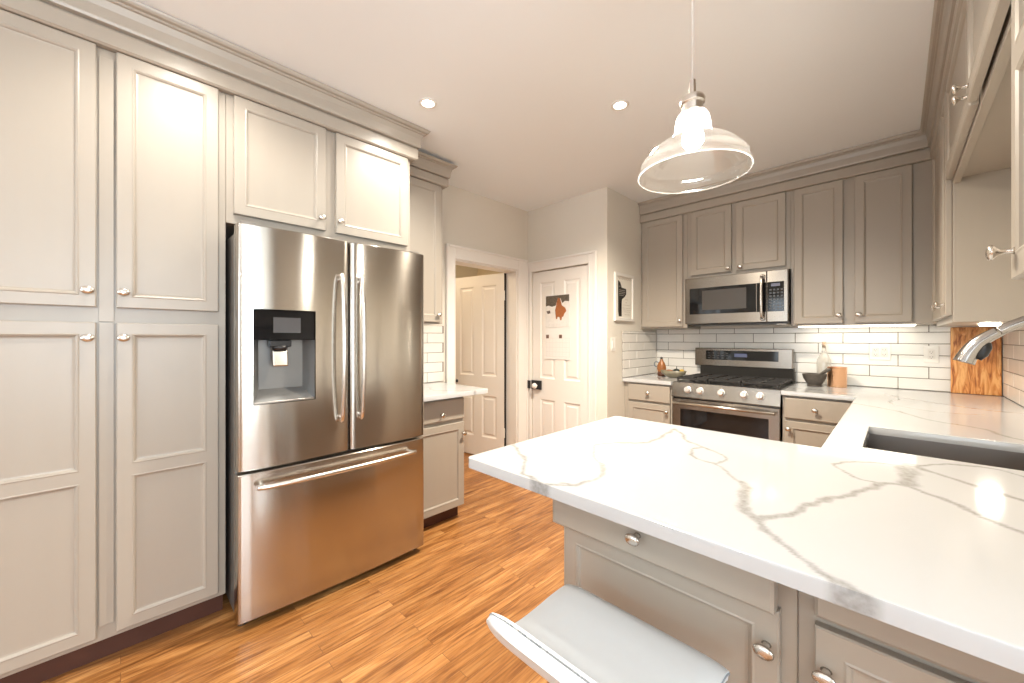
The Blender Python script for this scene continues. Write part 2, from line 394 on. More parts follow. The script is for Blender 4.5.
# closet door (closed)
b = B(); four_panel(b, .689, 1.951, None)
T = Matrix.Translation((-2.668, YD + .041, 0)) @ Matrix(((1, 0, 0, 0), (0, -1, 0, 0), (0, 0, 1, 0), (0, 0, 0, 1)))
d2 = struct('door_2', b, M_trim, T, label='closed white four-panel closet door with a black rim lock'); d2['category'] = 'door'
b = B(); box(b, -2.666, -2.545, YD - .020, YD + .0055, .760, .850, .002); obj('rim_lock', b, M_black, d2)
b = B(); box(b, -2.705, -2.668, YD - .040, YD - .0245, .764, .846, .002); obj('lock_keeper', b, M_black, d2)
b = B(); lathe(b, [(.006, 0), (.009, .012), (.012, .02), (.024, .03), (.029, .042), (.026, .055), (.015, .063), (0, .065)], 'Y', (-2.585, YD - .020, .80), 20)
for v in b.verts: v.co.y = 2 * (YD - .020) - v.co.y
obj('door_knob', b, M_white, d2, smooth=True)
b = B()
for z in (1.72, .25): box(b, -1.990, -1.9795, YD - .002, YD + .0055, z - .045, z + .045)
obj('hinge', b, M_trim, d2)
# hall door, standing open into the hall, hinged at the right jamb
hx, hy = XW - .15, 2.825; ex, ey = -3.575, 2.69
dv = Vector((ex - hx, ey - hy, 0)); L = dv.length; dv.normalize(); nv = Vector((dv.y, -dv.x, 0))
if nv.y > 0: nv = -nv
T = Matrix(((dv.x, nv.x, 0, hx), (dv.y, nv.y, 0, hy), (0, 0, 1, 0), (0, 0, 0, 1)))
b = B(); four_panel(b, L, 1.955, None)
d1 = struct('door_1', b, M_trim, T, label='white four-panel door standing open in the hall doorway'); d1['category'] = 'door'
b = B(); lathe(b, [(.018, .035), (.018, .039), (.007, .041), (.007, .055), (.02, .066), (.024, .078), (.018, .09), (0, .094)], 'Y', (L - .055, 0, .80), 16)
obj('door_knob', b, M_black, d1, T, smooth=True)
b = B()
for z in (.30, 1.72): box(b, -.006, .012, .0355, .040, z - .05, z + .05)
obj('hinge', b, M_white, d1, T)
b = B(); box(b, -.004, .004, .0, .0352, .02, 1.95); obj('hinge_gap', b, M_dark, d1, T)

# ---------------------------------------------------------------- cabinet kit
KN = [(.0075, 0), (.005, .004), (.0045, .012), (.006, .018), (.010, .022), (.0145, .0255), (.0155, .0285), (.0135, .0315), (.007, .034), (0, .0345)]
def knob(parent, M, a, b0, c):
    b = B(); lathe(b, KN, 'Y', (a, b0, c), 18, sx=1.22, sy=.95)
    return obj('knob', b, M_nickel, parent, M, smooth=True)
def door(cab, M, a0, a1, c0, c1, kn=None, rails=(), b0=.002, t=.02, st=.043, name='door'):
    cs = [c0 + st] + [x for r in rails for x in (r - .022, r + .022)] + [c1 - st]
    holes = [(a0 + st, a1 - st, cs[i], cs[i + 1]) for i in range(0, len(cs), 2)]
    b = B(); panel_door(b, a0, a1, c0, c1, b0, t, holes)
    d = obj(name, b, M_cab, cab, M)
    if kn: knob(d, M, kn[0], b0 + t, kn[1])
    return d
def drawer(cab, M, a0, a1, c0, c1, kn=None, b0=.002, t=.02):
    b = B(); R = (a0, a1, c0, c1); bt = b0 + t
    ri = inset(R, .006); rring(b, R, bt - .004, ri, bt); rring(b, R, b0, R, bt - .004)
    quad(b, ((ri[0], bt, ri[2]), (ri[1], bt, ri[2]), (ri[1], bt, ri[3]), (ri[0], bt, ri[3]))); quad(b, ((a0, b0, c0), (a0, b0, c1), (a1, b0, c1), (a1, b0, c0)))
    d = obj('drawer', b, M_cab, cab, M)
    if kn: knob(d, M, kn[0], bt, kn[1])
    return d
def cabinet(name, label, cat, M, a0, a1, c0, c1, depth, group=None, toe=0.0, lip=0.0, openings=(), body=None):
    """carcase in local coordinates, front plane at b = 0"""
    base_pt = M @ Vector(((a0 + a1) / 2, -depth / 2, 0 if toe else c0))
    t = thing(name, label, cat, base_pt, group)
    b = B(); box(b, a0, a1, -depth, 0, c0, c1, .0015)
    obj('carcass', b, body or M_cab, t, M)
    if toe:
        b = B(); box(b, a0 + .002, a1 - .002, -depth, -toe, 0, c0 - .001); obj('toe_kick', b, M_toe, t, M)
    return t
g = .0015
# ---- left side: tall pantry, over-fridge cabinet
FL = -2.200
m = ML(FL)
pan = cabinet('pantry_cabinet', 'tall light greige pantry cabinet with four doors left of the refrigerator', 'cabinet', m, -.62, .341, .102, 2.41, XW * -1 + FL - g, toe=.06)
door(pan, m, -.39, -.066, 1.400, 2.408, (-.088, 1.461))
door(pan, m, -.012, .312, 1.400, 2.408, (.008, 1.461))
door(pan, m, -.39, -.066, .125, 1.341, (-.088, 1.281), rails=(.755,))
door(pan, m, -.012, .312, .125, 1.341, (.008, 1.281), rails=(.755,))
b = B(); box(b, -.060, -.018, .0005, .006, 1.345, 2.375, .001); box(b, -.060, -.018, .0005, .006, .16, 1.34, .001); obj('center_stile', b, M_cab, pan, m)
ovf = cabinet('refrigerator_top_cabinet', 'two-door light greige cabinet above the stainless refrigerator', 'cabinet', m, .342, 1.296, 1.815, 2.41, XW * -1 + FL - g)
door(ovf, m, .370, .778, 1.858, 2.408, (.750, 1.919)); door(ovf, m, .831, 1.270, 1.858, 2.408, (.848, 1.919))
CR = [(0, 2.4105), (.028, 2.4105), (.037, 2.418), (.037, 2.474), (.031, 2.484), (.024, 2.487), (.046, 2.490), (.050, 2.500), (.054, 2.540), (.062, 2.566), (.070, 2.569), (.071, 2.577), (.084, 2.580), (.090, 2.588), (.094, 2.597), (0, 2.597)]
b = B(); sweep(b, [(FL, -.62), (FL, 1.296), (XW + .002, 1.296)], CR, 1)
o = obj('crown_molding', b, M_cab, loc=(FL, .34, 2.41)); tag(o, 'stepped greige crown molding running along the top of the pantry and refrigerator cabinets', 'crown molding')
# filler above cabinets up to the ceiling
# ---- narrow wall cabinet past the fridge
m = ML(-2.42)
nw = cabinet('wall_cabinet', 'narrow greige wall cabinet between the refrigerator and the hall doorway', 'cabinet', m, 1.30, 1.70, 1.385, 2.41, XW * -1 - 2.42 - g)
door(nw, m, 1.315, 1.672, 1.398, 2.405, (1.645, 1.451))
b = B(); CR2 = [(o * .86, 2.4105 + (z - 2.4105) * .86) for o, z in CR]; sweep(b, [(-2.42, 1.395), (-2.42, 1.70), (XW + .002, 1.70)], CR2, 1)
o = obj('crown_molding', b, M_cab, loc=(-2.42, 1.5, 2.41)); tag(o, 'short crown molding atop the narrow wall cabinet past the refrigerator', 'crown molding')
# ---- small base cabinet past the fridge
m = ML(FL)
sb = cabinet('base_cabinet', 'small greige base cabinet with one drawer and one door right of the refrigerator', 'cabinet', m, 1.302, 1.722, .102, .883, XW * -1 + FL - g, toe=.06)
drawer(sb, m, 1.32, 1.716, .714, .858, (1.519, .762)); door(sb, m, 1.32, 1.716, .104, .690, (1.700, .612))
# ---- back wall uppers
FB = 3.622; DB = YW - FB - g
m = MB(FB)
u1 = cabinet('wall_cabinet', 'taupe single-door wall cabinet in the corner left of the microwave', 'cabinet', m, XB + g, -1.347, 1.372, 2.41, DB)
door(u1, m, -1.768, -1.385, 1.386, 2.406, (-1.405, 1.44))
u2 = cabinet('wall_cabinet', 'short two-door cabinet directly above the stainless microwave', 'cabinet', m, -1.346, -.577, 1.812, 2.41, DB)
door(u2, m, -1.312, -.984, 1.838, 2.406, (-1.005, 1.868)); door(u2, m, -.950, -.607, 1.838, 2.406, (-.915, 1.868))
u3 = cabinet('wall_cabinet', 'taupe two-door wall cabinet right of the microwave with light strip beneath', 'cabinet', m, -.576, .176, 1.372, 2.41, DB)
door(u3, m, -.553, -.270, 1.386, 2.406, (-.292, 1.444)); door(u3, m, -.208, .072, 1.386, 2.406, (-.186, 1.444))
b = B(); box(b, -.535, .090, .10, -.03 - .10, 1.3635, 1.3715, .002)
for v in b.verts: v.co.y -= .13
st = obj('light_strip', b, M_led, None, m, loc=(-.22, 3.75, 1.364)); tag(st, 'slim glowing light strip under the wall cabinet right of the microwave', 'under-cabinet light')
# ---- right wall uppers
FR = .178; DR = XR - FR - g
m = MR(FR)
r1 = cabinet('wall_cabinet', 'taupe corner wall cabinet above the cutting board with its flat side panel in view', 'cabinet', m, 2.62, FB - g, 1.352, 2.41, DR)
door(r1, m, 2.635, 2.865, 1.384, 2.406, (2.662, 1.436)); door(r1, m, 2.885, 3.50, 1.384, 2.406, (2.912, 1.436))
r2 = cabinet('wall_cabinet', 'short two-door cabinet high above the sink', 'cabinet', m, 1.231, 2.619, 1.992, 2.41, DR)
b = B(); box(b, 1.231, 2.619, -.022, 0, 1.970, 1.9915, .001); obj('bottom_rail', b, M_cab, r2, m)
door(r2, m, 1.815, 2.60, 1.986, 2.406, (1.842, 2.026)); door(r2, m, 1.25, 1.790, 1.986, 2.406, (1.762, 2.026), b0=.008)
r3 = cabinet('wall_cabinet', 'greige wall cabinet at the right edge with a long-stemmed round knob', 'cabinet', m, .72, 1.230, 1.376, 2.41, DR)
door(r3, m, .735, 1.205, 1.392, 2.406, (1.175, 1.444), rails=(1.80,))
b = B(); sweep(b, [(XB + g, FB), (FR, FB), (FR, .72)], [(o * .78, z) for o, z in CR], 1)
o = obj('crown_molding', b, M_cab, loc=(FR, FB, 2.41)); tag(o, 'taupe crown molding turning the corner above the range wall and sink wall cabinets', 'crown molding')
# puck light under the corner cabinet
b = B(); lathe(b, [(.034, 0), (.034, -.008), (.030, -.010), (0, -.010)], 'Z', (.33, 3.05, 1.3515), 20)
pk = obj('puck_light', b, M_puck, None, loc=(.33, 3.05, 1.3415)); tag(pk, 'small round glowing light under the corner wall cabinet', 'under-cabinet light')

# ---- base cabinets
FK = 3.290
m = MB(FK)
bl = cabinet('base_cabinet', 'taupe base cabinet with drawer and door left of the range', 'cabinet', m, XB + g, -1.347, .102, .883, YW - FK - g, toe=.06)
drawer(bl, m, -1.745, -1.362, .724, .868, (-1.553, .797)); door(bl, m, -1.745, -1.362, .125, .706, (-1.385, .652))
br_ = cabinet('base_cabinet', 'taupe base cabinet with drawer and door right of the range', 'cabinet', m, -.573, -.156, .102, .883, YW - FK - g, toe=.06)
drawer(br_, m, -.556, -.205, .724, .868, (-.385, .797)); door(br_, m, -.556, -.205, .125, .706, (-.532, .652))
m = MR(-.155)
sk = cabinet('sink_base_cabinet', 'greige sink base cabinet under the counter along the right wall', 'cabinet', m, 1.652, FK + .002 + .655, .102, .62, XR + .155 - g, toe=.06)
door(sk, m, 1.70, 2.42, .125, .61, (2.38, .56)); door(sk, m, 2.45, 3.15, .125, .61, (2.49, .56))
b = B(); box(b, 1.652, 3.288, -.02, 0, .621, .883); obj('apron', b, M_cab, sk, m)
FP = .955
m = MB(FP)
p1 = cabinet('base_cabinet', 'greige peninsula cabinet with drawer and door behind the white stool', 'cabinet', m, -.722, -.141, .102, .883, .690, toe=.06)
drawer(p1, m, -.722, -.170, .738, .868, (-.453, .795), b0=.026, t=.034)
b = B(); box(b, -.715, -.177, .001, .026, .745, .862); obj('drawer_box', b, M_cab, p1, m)
door(p1, m, -.708, -.168, .125, .728, (-.190, .652))
p2 = cabinet('base_cabinet', 'greige peninsula cabinet below the overhang at the right edge', 'cabinet', m, -.140, XR - g, .102, .883, .690, toe=.06)
drawer(p2, m, -.112, .44, .748, .868); door(p2, m, -.112, .44, .125, .732, (-.094, .655))

# ---------------------------------------------------------------- quartz worktops with veins
VEINS = [([(-0.944, 0.956), (-0.87, 0.907), (-0.784, 0.846), (-0.721, 0.767), (-0.69, 0.76), (-0.637, 0.751), (-0.603, 0.766), (-0.571, 0.797), (-0.557, 0.854), (-0.561, 0.909), (-0.581, 0.946), (-0.618, 0.991), (-0.661, 1.027), (-0.707, 1.092), (-0.731, 1.152), (-0.72, 1.194), (-0.669, 1.245), (-0.623, 1.306), (-0.618, 1.39), (-0.627, 1.474), (-0.636, 1.58)], 0.009), ([(-0.636, 1.58), (-0.587, 1.513), (-0.533, 1.428), (-0.497, 1.399), (-0.461, 1.375), (-0.418, 1.355), (-0.383, 1.324), (-0.367, 1.278), (-0.368, 1.231), (-0.394, 1.224), (-0.442, 1.244), (-0.469, 1.282), (-0.477, 1.329), (-0.461, 1.375)], 0.006), ([(-0.386, 1.225), (-0.342, 1.182), (-0.299, 1.13), (-0.276, 1.104)], 0.006), ([(-0.282, 1.116), (-0.256, 1.059), (-0.248, 0.987), (-0.226, 0.934), (-0.201, 0.909)], 0.015), ([(-0.207, 0.915), (-0.186, 0.876), (-0.163, 0.851), (-0.122, 0.807), (-0.088, 0.777), (-0.065, 0.76), (-0.038, 0.749), (-0.019, 0.741)], 0.01), ([(-0.201, 0.909), (-0.168, 0.962), (-0.148, 1.006), (-0.139, 1.058), (-0.118, 1.115), (-0.078, 1.205), (-0.049, 1.28), (-0.025, 1.349)], 0.011), ([(-0.025, 1.349), (-0.065, 1.354), (-0.105, 1.402), (-0.126, 1.456), (-0.103, 1.519), (-0.05, 1.56), (0.006, 1.581), (0.053, 1.622), (0.11, 1.701)], 0.006), ([(0.027, 1.613), (0.019, 1.509), (0.023, 1.441), (0.015, 1.385)], 0.024), ([(-0.025, 1.349), (0.014, 1.379), (0.051, 1.344), (0.084, 1.306), (0.129, 1.243), (0.169, 1.192)], 0.008), ([(-0.607, 0.785), (-0.585, 0.794)], 0.006)]
VEINS += [([(-.05, 3.5), (.05, 3.35), (.2, 3.2), (.33, 3.1), (.48, 3.08)], .012), ([(-.17, 2.9), (0, 2.75), (.1, 2.55), (.25, 2.45), (.3, 2.3), (.48, 2.2)], .010),
          ([(.02, 3.3), (-.03, 3.12), (.02, 2.95), (.15, 2.85), (.3, 2.9)], .007), ([(-1.79, 3.62), (-1.6, 3.55), (-1.5, 3.4), (-1.35, 3.33)], .010),
          ([(-.57, 3.45), (-.45, 3.5), (-.3, 3.38), (-.19, 3.42)], .010), ([(-2.73, 1.5), (-2.5, 1.62), (-2.3, 1.55), (-2.09, 1.75)], .010),
          ([(.11, 1.70), (.2, 1.72), (.33, 1.6), (.48, 1.62)], .007), ([(.02, 1.61), (.3, 1.35), (.48, 1.3)], .010)]
SEG = []
for pts, wd in VEINS:
    P = smooth_pts([(x, y, 0) for x, y in pts], 3)
    for i in range(len(P) - 1): SEG.append((P[i].x, P[i].y, P[i + 1].x, P[i + 1].y, wd * .72 * (.8 + .5 * random.random())))
import numpy as np
SG = np.array(SEG)
def vein_at(xs, ys):
    out = np.zeros(len(xs)); x = np.array(xs); y = np.array(ys)
    wx = x + .003 * np.sin(y * 61 + 1) + .002 * np.sin(x * 130 + y * 90); wy = y + .003 * np.sin(x * 57) + .002 * np.sin(y * 140 - x * 70)
    for x0, y0, x1, y1, hw in SG:
        dx, dy = x1 - x0, y1 - y0; l2 = dx * dx + dy * dy + 1e-12
        t = np.clip(((wx - x0) * dx + (wy - y0) * dy) / l2, 0, 1)
        d = np.hypot(wx - x0 - t * dx, wy - y0 - t * dy)
        out = np.maximum(out, np.clip((hw * 1.35 - d) / (hw * .8), 0, 1))
    return out
def slab(name, rects, holes, label, cat, top=.914, th=.030, step=.006, rounds=()):
    """rects joined to one slab, holes cut; vein pattern goes to a point attribute"""
    rs = [r for r in rects] + [h for h in holes]
    def lines(k):
        S = sorted({r[k] for r in rs} | {r[k + 1] for r in rs}); out = [S[0]]
        for a, c in zip(S, S[1:]):
            n = max(1, round((c - a) / step)); out += [a + (c - a) * i / n for i in range(1, n + 1)]
        return out
    XS, YS = lines(0), lines(2)
    nx, ny = len(XS) - 1, len(YS) - 1
    def inside(x, y):
        return any(r[0] < x < r[1] and r[2] < y < r[3] for r in rects) and not any(r[0] < x < r[1] and r[2] < y < r[3] for r in holes)
    cell = [[inside((XS[i] + XS[i + 1]) / 2, (YS[j] + YS[j + 1]) / 2) for j in range(ny)] for i in range(nx)]
    def c(i, j): return 0 <= i < nx and 0 <= j < ny and cell[i][j]
    used = {}; verts = []; faces = []
    edges = []; nrm = {}
    for i in range(nx):
        for j in range(ny):
            if not cell[i][j]: continue
            for di, dj, e in ((-1, 0, ((i, j + 1), (i, j))), (1, 0, ((i + 1, j), (i + 1, j + 1))), (0, -1, ((i, j), (i + 1, j))), (0, 1, ((i + 1, j + 1), (i, j + 1)))):
                if not c(i + di, j + dj):
                    edges.append(e)
                    for q in e:
                        v = nrm.setdefault(q, [0, 0]); v[0] = v[0] + di if abs(v[0] + di) <= 1 else v[0]; v[1] = v[1] + dj if abs(v[1] + dj) <= 1 else v[1]
    def warp(x, y):
        for cx, cy, sx, sy, R in rounds:   # rounded outer corners: centre, outward signs, radius
            u, v = (x - cx) * sx / R, (y - cy) * sy / R
            if 0 <= u <= 1.0001 and 0 <= v <= 1.0001:
                return cx + sx * R * u * math.sqrt(1 - v * v / 2), cy + sy * R * v * math.sqrt(1 - u * u / 2)
        return x, y
    def vid(i, j, lvl):
        k = (i, j, lvl)
        if k in used: return used[k]
        x, y = XS[i], YS[j]; n = nrm.get((i, j), (0, 0)); z = top
        if lvl == 0: x -= n[0] * .003; y -= n[1] * .003
        elif lvl == 1: x -= n[0] * .0008; y -= n[1] * .0008; z = top - .0008
        elif lvl == 2: z = top - .003
        elif lvl == 3: z = top - th
        x, y = warp(x, y)
        used[k] = len(verts); verts.append((x, y, z)); return used[k]
    fm = 0
    for i in range(nx):
        for j in range(ny):
            if cell[i][j]: faces.append((vid(i, j, 0), vid(i + 1, j, 0), vid(i + 1, j + 1, 0), vid(i, j + 1, 0)))
    for a, d in edges:
        for l in range(3): faces.append((vid(*a, l), vid(*a, l + 1), vid(*d, l + 1), vid(*d, l)))
    for i in range(nx):
        for j in range(ny):
            if cell[i][j]: faces.append((vid(i, j + 1, 3), vid(i + 1, j + 1, 3), vid(i + 1, j, 3), vid(i, j, 3)))
    x0, y0 = XS[0], YS[0]
    me = bpy.data.meshes.new(name); me.from_pydata([(v[0] - x0, v[1] - y0, v[2] - top + th) for v in verts], [], faces)
    me.materials.append(M_quartz)
    A = me.attributes.new('vein', 'FLOAT', 'POINT')
    A.data.foreach_set('value', vein_at([v[0] for v in verts], [v[1] for v in verts]).astype(np.float32))
    o = bpy.data.objects.new(name, me); C.objects.link(o); o.location = (x0, y0, top - th)
    autosm(o, 40); return tag(o, label, cat)
SX0, SX1, SY0, SY1 = -.081, .312, 1.758, 2.192
XPL, YPF, YPB, XRC, YK = -.945, .750, 1.651, -.181, 3.255
wt = slab('countertop', [(XPL, XR - g, YPF, YPB), (XRC, XR - g, YPB, YW - g), (-.575, XRC, YK, YW - g)], [(SX0, SX1, SY0, SY1)],
          'white quartz countertop with grey veins over the peninsula and sink run', 'countertop',
          rounds=[(XPL + .022, YPF + .022, -1, -1, .022), (XPL + .022, YPB - .022, -1, 1, .022)])
slab('countertop', [(XB + g, -1.346, YK, YW - g)], [], 'short white quartz countertop in the corner left of the range', 'countertop')
slab('countertop', [(XW + g, -2.095, 1.300, 1.885)], [], 'small white quartz countertop past the refrigerator overhanging its cabinet', 'countertop',
     rounds=[(-2.125, 1.855, 1, 1, .03)])
# sink
t = thing('sink', 'dark stainless undermount sink set in the white countertop', 'sink', (.115, 1.975, .66))
b = B(); e = .004; x0, x1, y0, y1, zt, zb = SX0 - e, SX1 + e, SY0 - e, SY1 + e, .8835, .665
for o_ in (0, .006):
    pass
def ringq(bm, r1, z1, r2, z2):
    p = [(r1[0], r1[2], z1), (r1[1], r1[2], z1), (r1[1], r1[3], z1), (r1[0], r1[3], z1)]; q = [(r2[0], r2[2], z2), (r2[1], r2[2], z2), (r2[1], r2[3], z2), (r2[0], r2[3], z2)]
    for i in range(4): quad(bm, (p[i], p[(i + 1) % 4], q[(i + 1) % 4], q[i]))
R = (x0, x1, y0, y1)
ringq(b, inset(R, -.02), zt, R, zt); ringq(b, R, zt, R, zb + .02); ringq(b, R, zb + .02, inset(R, .02), zb)
r = inset(R, .02); quad(b, ((r[0], r[2], zb), (r[1], r[2], zb), (r[1], r[3], zb), (r[0], r[3], zb)))
ob = inset(R, -.004)
ringq(b, inset(R, -.02), zt, inset(R, -.02), zt - .002); ringq(b, inset(R, -.02), zt - .002, ob, zt - .002); ringq(b, ob, zt - .002, ob, zb - .004); quad(b, ((ob[0], ob[2], zb - .004), (ob[1], ob[2], zb - .004), (ob[1], ob[3], zb - .004), (ob[0], ob[3], zb - .004)))
obj('basin', b, M_sink, t)
b = B(); lathe(b, [(.045, .0012), (.045, .003), (.034, .002), (.03, -.001), (0, -.001)], 'Z', (.115, 1.975, .6655), 24); obj('drain', b, M_nickel, t, smooth=True)
# faucet
t = thing('faucet', 'brushed pull-down faucet arching over the sink', 'faucet', (.42, 1.9, .914))
FY = 1.9
b = B(); lathe(b, [(.030, .9145), (.030, .922), (.024, .930), (.022, 1.02), (.0185, 1.04), (.0165, 1.06)], 'Z', (.425, FY, 0), 24); obj('faucet_body', b, M_faucet, t, smooth=False)
b = B(); pts = smooth_pts([(.425, FY, 1.05), (.425, FY, 1.18), (.420, FY, 1.26), (.395, FY, 1.318), (.350, FY, 1.345), (.300, FY, 1.343), (.255, FY, 1.323), (.222, FY, 1.300)], 5)
tube(b, pts, .0145, 16); obj('spout', b, M_faucet, t)
b = B(); pts = smooth_pts([(.223, FY, 1.301), (.200, FY, 1.283), (.180, FY, 1.262), (.163, FY, 1.232), (.152, FY, 1.203)], 4)
n = len(pts); tube(b, pts, [.0155 + .0095 * (i / (n - 1)) ** 1.3 for i in range(n)], 18); sh = obj('spray_head', b, M_faucet, t)
b = B(); tube(b, [(.203, FY - .004, 1.266), (.199, FY - .004, 1.252), (.190, FY - .004, 1.230), (.181, FY - .004, 1.214)], [.006, .012, .013, .008], 12); obj('spray_button', b, M_black, sh)
b = B(); tube(b, [(.425, FY - .02, .99), (.425, FY - .045, 1.0), (.425, FY - .11, 1.03)], [.008, .007, .005], 10); obj('faucet_lever', b, M_faucet, t)

# ---------------------------------------------------------------- tiled backsplashes
def tiles(name, M, a0, a1, c0, c1, ph, label, th=.008, pitch=.303, rowh=.081, j=.0038, zz=.9165):
    b = B(); box(b, a0, a1, .0005, th * .6, c0, c1, mi=0)
    k = 0; z = zz
    while z < c1 - .01:
        s = ph + (0 if k % 2 == 0 else pitch / 2); x = s - pitch * math.ceil((s - a0) / pitch)
        while x < a1:
            p0, p1 = max(x, a0) + j / 2, min(x + pitch, a1) - j / 2
            q0, q1 = max(z, c0) + j / 2, min(z + rowh, c1) - j / 2
            if p1 - p0 > .012 and q1 - q0 > .008: box(b, p0, p1, .001, th + random.uniform(-.0006, .0006), q0, q1, .0022, 2, mi=1)
            x += pitch
        z += rowh; k += 1
    o = obj(name, b, [M_grout, M_tile], None, M, weld=False)
    o['kind'] = 'structure'
    return tag(o, label, 'tile backsplash', kind='structure')
E_ = .0005
tiles('backsplash_back', MB(YW), XB + .012, XR - .012, .9155, 1.3705, .007, 'white subway tile backsplash along the range wall')
tiles('backsplash_side', ML(XB), 3.246, YW - .010, .9155, 1.3455, 3.52, 'white subway tiles on the side wall under the framed print')
tiles('backsplash_right', MR(XR), .83, YW - .010, .9155, 1.3505, 3.45, 'white subway tiles on the right wall beside the cutting board')
tiles('backsplash_left', ML(XW), 1.30, 1.928, .9155, 1.3835, 1.765, 'white subway tiles behind the small counter past the refrigerator')

# ---------------------------------------------------------------- refrigerator
t = thing('refrigerator', 'stainless french-door refrigerator with a water dispenser in its left door', 'refrigerator', (-2.38, .812, 0))
FY0, FY1, FYM = .354, 1.282, .834
XBF = -2.722
b = B(); box(b, XBF, -2.085, FY0 + .004, FY1 - .004, .045, 1.752, .004); obj('body', b, M_dgrey, t)
b = B(); box(b, -2.60, -2.10, FY0 + .05, FY1 - .05, .0, .044); obj('base_grille', b, M_black, t)
def bow(y, y0, y1, e=-2.010, s=.016):
    u = (y - (y0 + y1) / 2) / ((y1 - y0) / 2); return e + s * (1 - abs(u) ** 2.2)
def curved_door(y0, y1, z0, z1, hole=None, by=None, back=-2.083):
    by = by or (y0, y1); b = B(); r = .010
    ys = [y0, y0 + .002, y0 + .006, y0 + .012]; n = 22; ys += [y0 + .012 + (y1 - y0 - .024) * i / n for i in range(1, n)] + [y1 - .012, y1 - .006, y1 - .002, y1]
    zs = [z0, z0 + .004, z1 - .004, z1]
    if hole: ys = sorted(set([y for y in ys if not any(abs(y - h) < .004 for h in hole[:2])] + list(hole[:2]))); zs = sorted(zs + list(hole[2:]))
    def X(y, z):
        x = bow(y, *by); d = min(y - y0, y1 - y)
        if d < .012: x -= .012 - math.sqrt(max(0, .012 ** 2 - (.012 - d) ** 2))
        if min(z - z0, z1 - z) < .002: x -= .004
        return x
    V = {}
    for i, y in enumerate(ys):
        for k, z in enumerate(zs): V[i, k] = b.verts.new((X(y, z), y, z))
    for i in range(len(ys) - 1):
        for k in range(len(zs) - 1):
            if hole and hole[0] < (ys[i] + ys[i + 1]) / 2 < hole[1] and hole[2] < (zs[k] + zs[k + 1]) / 2 < hole[3]: continue
            f = b.faces.new((V[i, k], V[i + 1, k], V[i + 1, k + 1], V[i, k + 1])); f.smooth = True
    for k in (0, len(zs) - 1):
        lo = [b.verts.new((back, y, zs[k])) for y in ys]
        for i in range(len(ys) - 1): b.faces.new((V[i, k], V[i + 1, k], lo[i + 1], lo[i]))
    for i in (0, len(ys) - 1):
        lo = [b.verts.new((back, ys[i], z)) for z in zs]
        for k in range(len(zs) - 1): b.faces.new((V[i, k], V[i, k + 1], lo[k + 1], lo[k]))
    quad(b, ((back, y0, z0), (back, y1, z0), (back, y1, z1), (back, y0, z1)))
    return b
DH = (.409, .664, .985, 1.410)
fd1 = obj('door', curved_door(FY0, FYM - .003, .700, 1.779, DH), M_steel, t); autosm(fd1, 30)
fd2 = obj('door', curved_door(FYM + .003, FY1, .700, 1.779), M_steel, t); autosm(fd2, 30)
fz = obj('freezer_drawer', curved_door(FY0, FY1, .042, .686), M_steel, t); autosm(fz, 30)
b = B(); box(b, -2.08, -2.03, FYM - .0025, FYM + .0025, .70, 1.775); obj('door_gasket', b, M_dark, t)
for y in (FY0 + .045, FY1 - .045):
    b = B(); box(b, -2.15, -2.04, y - .03, y + .03, 1.780, 1.797, .004); obj('hinge_cover', b, M_dgrey, t)
for y in (FY0 + .03, FY1 - .03):
    b = B(); lathe(b, [(.018, 0), (.018, .04)], 'Z', (-2.085, y, .001), 12); obj('leveling_foot', b, M_dgrey, t)
def bar_handle(p, M_=M_nickel, r=.010, name='handle', parent=None, ends=None):
    b = B(); tube(b, smooth_pts(p, 6), r, 12); 
    for a_, c_ in ends: tube(b, [a_, c_], r * .8, 10)
    return obj(name, b, M_, parent)
for y, pr in ((.783, fd1), (.884, fd2)):
    bar_handle([(-1.985, y, .862), (-1.968, y, .90), (-1.952, y, 1.05), (-1.947, y, 1.23), (-1.952, y, 1.41), (-1.968, y, 1.56), (-1.985, y, 1.60)], parent=pr,
               ends=[((-1.975, y, .885), (-2.014, y, .885)), ((-1.975, y, 1.577), (-2.014, y, 1.577))], r=.0105)
bar_handle([(-1.972, .425, .628), (-1.960, .45, .628), (-1.945, .62, .628), (-1.942, .812, .628), (-1.945, 1.0, .628), (-1.960, 1.165, .628), (-1.972, 1.19, .628)], parent=fz,
           ends=[((-1.965, .44, .628), (-2.016, .44, .628)), ((-1.965, 1.175, .628), (-2.016, 1.175, .628))], r=.012)
# dispenser set in the left door
b = B(); y0, y1, z0, z1 = DH; xf, xb_ = -2.006, -2.075
dm = noise_var(mat('dispenser_grey', (.21, .21, .205), .35, .5), (.21, .21, .205), .06, 8)
zt = 1.272
quad(b, ((xb_, y0 + .035, z0 + .06), (xb_, y1 - .035, z0 + .06), (xb_, y1 - .035, zt), (xb_, y0 + .035, zt)))
quad(b, ((xf - .003, y0, z0), (xb_, y0 + .035, z0 + .06), (xb_, y0 + .035, zt), (xf - .003, y0, zt)))
quad(b, ((xf - .003, y1, z0), (xb_, y1 - .035, z0 + .06), (xb_, y1 - .035, zt), (xf - .003, y1, zt)))
quad(b, ((xf - .003, y0, z0), (xf - .003, y1, z0), (xb_, y1 - .035, z0 + .06), (xb_, y0 + .035, z0 + .06)))
quad(b, ((xf - .003, y0, zt), (xf - .003, y1, zt), (xb_, y1 - .035, zt), (xb_, y0 + .035, zt)))
ds = obj('dispenser', b, dm, fd1)
b = B(); box(b, -2.03, -2.0045, y0 + .001, y1 - .001, zt, z1 - .001, .002); obj('control_panel', b, mat('dispenser_black', (.006, .006, .007), .06, **{'Specular IOR Level': .25}), ds)
b = B(); box(b, -2.0044, -2.0035, .487, .600, 1.305, 1.375); obj('display', b, mat('display_grey', (.07, .07, .075), .2), ds)
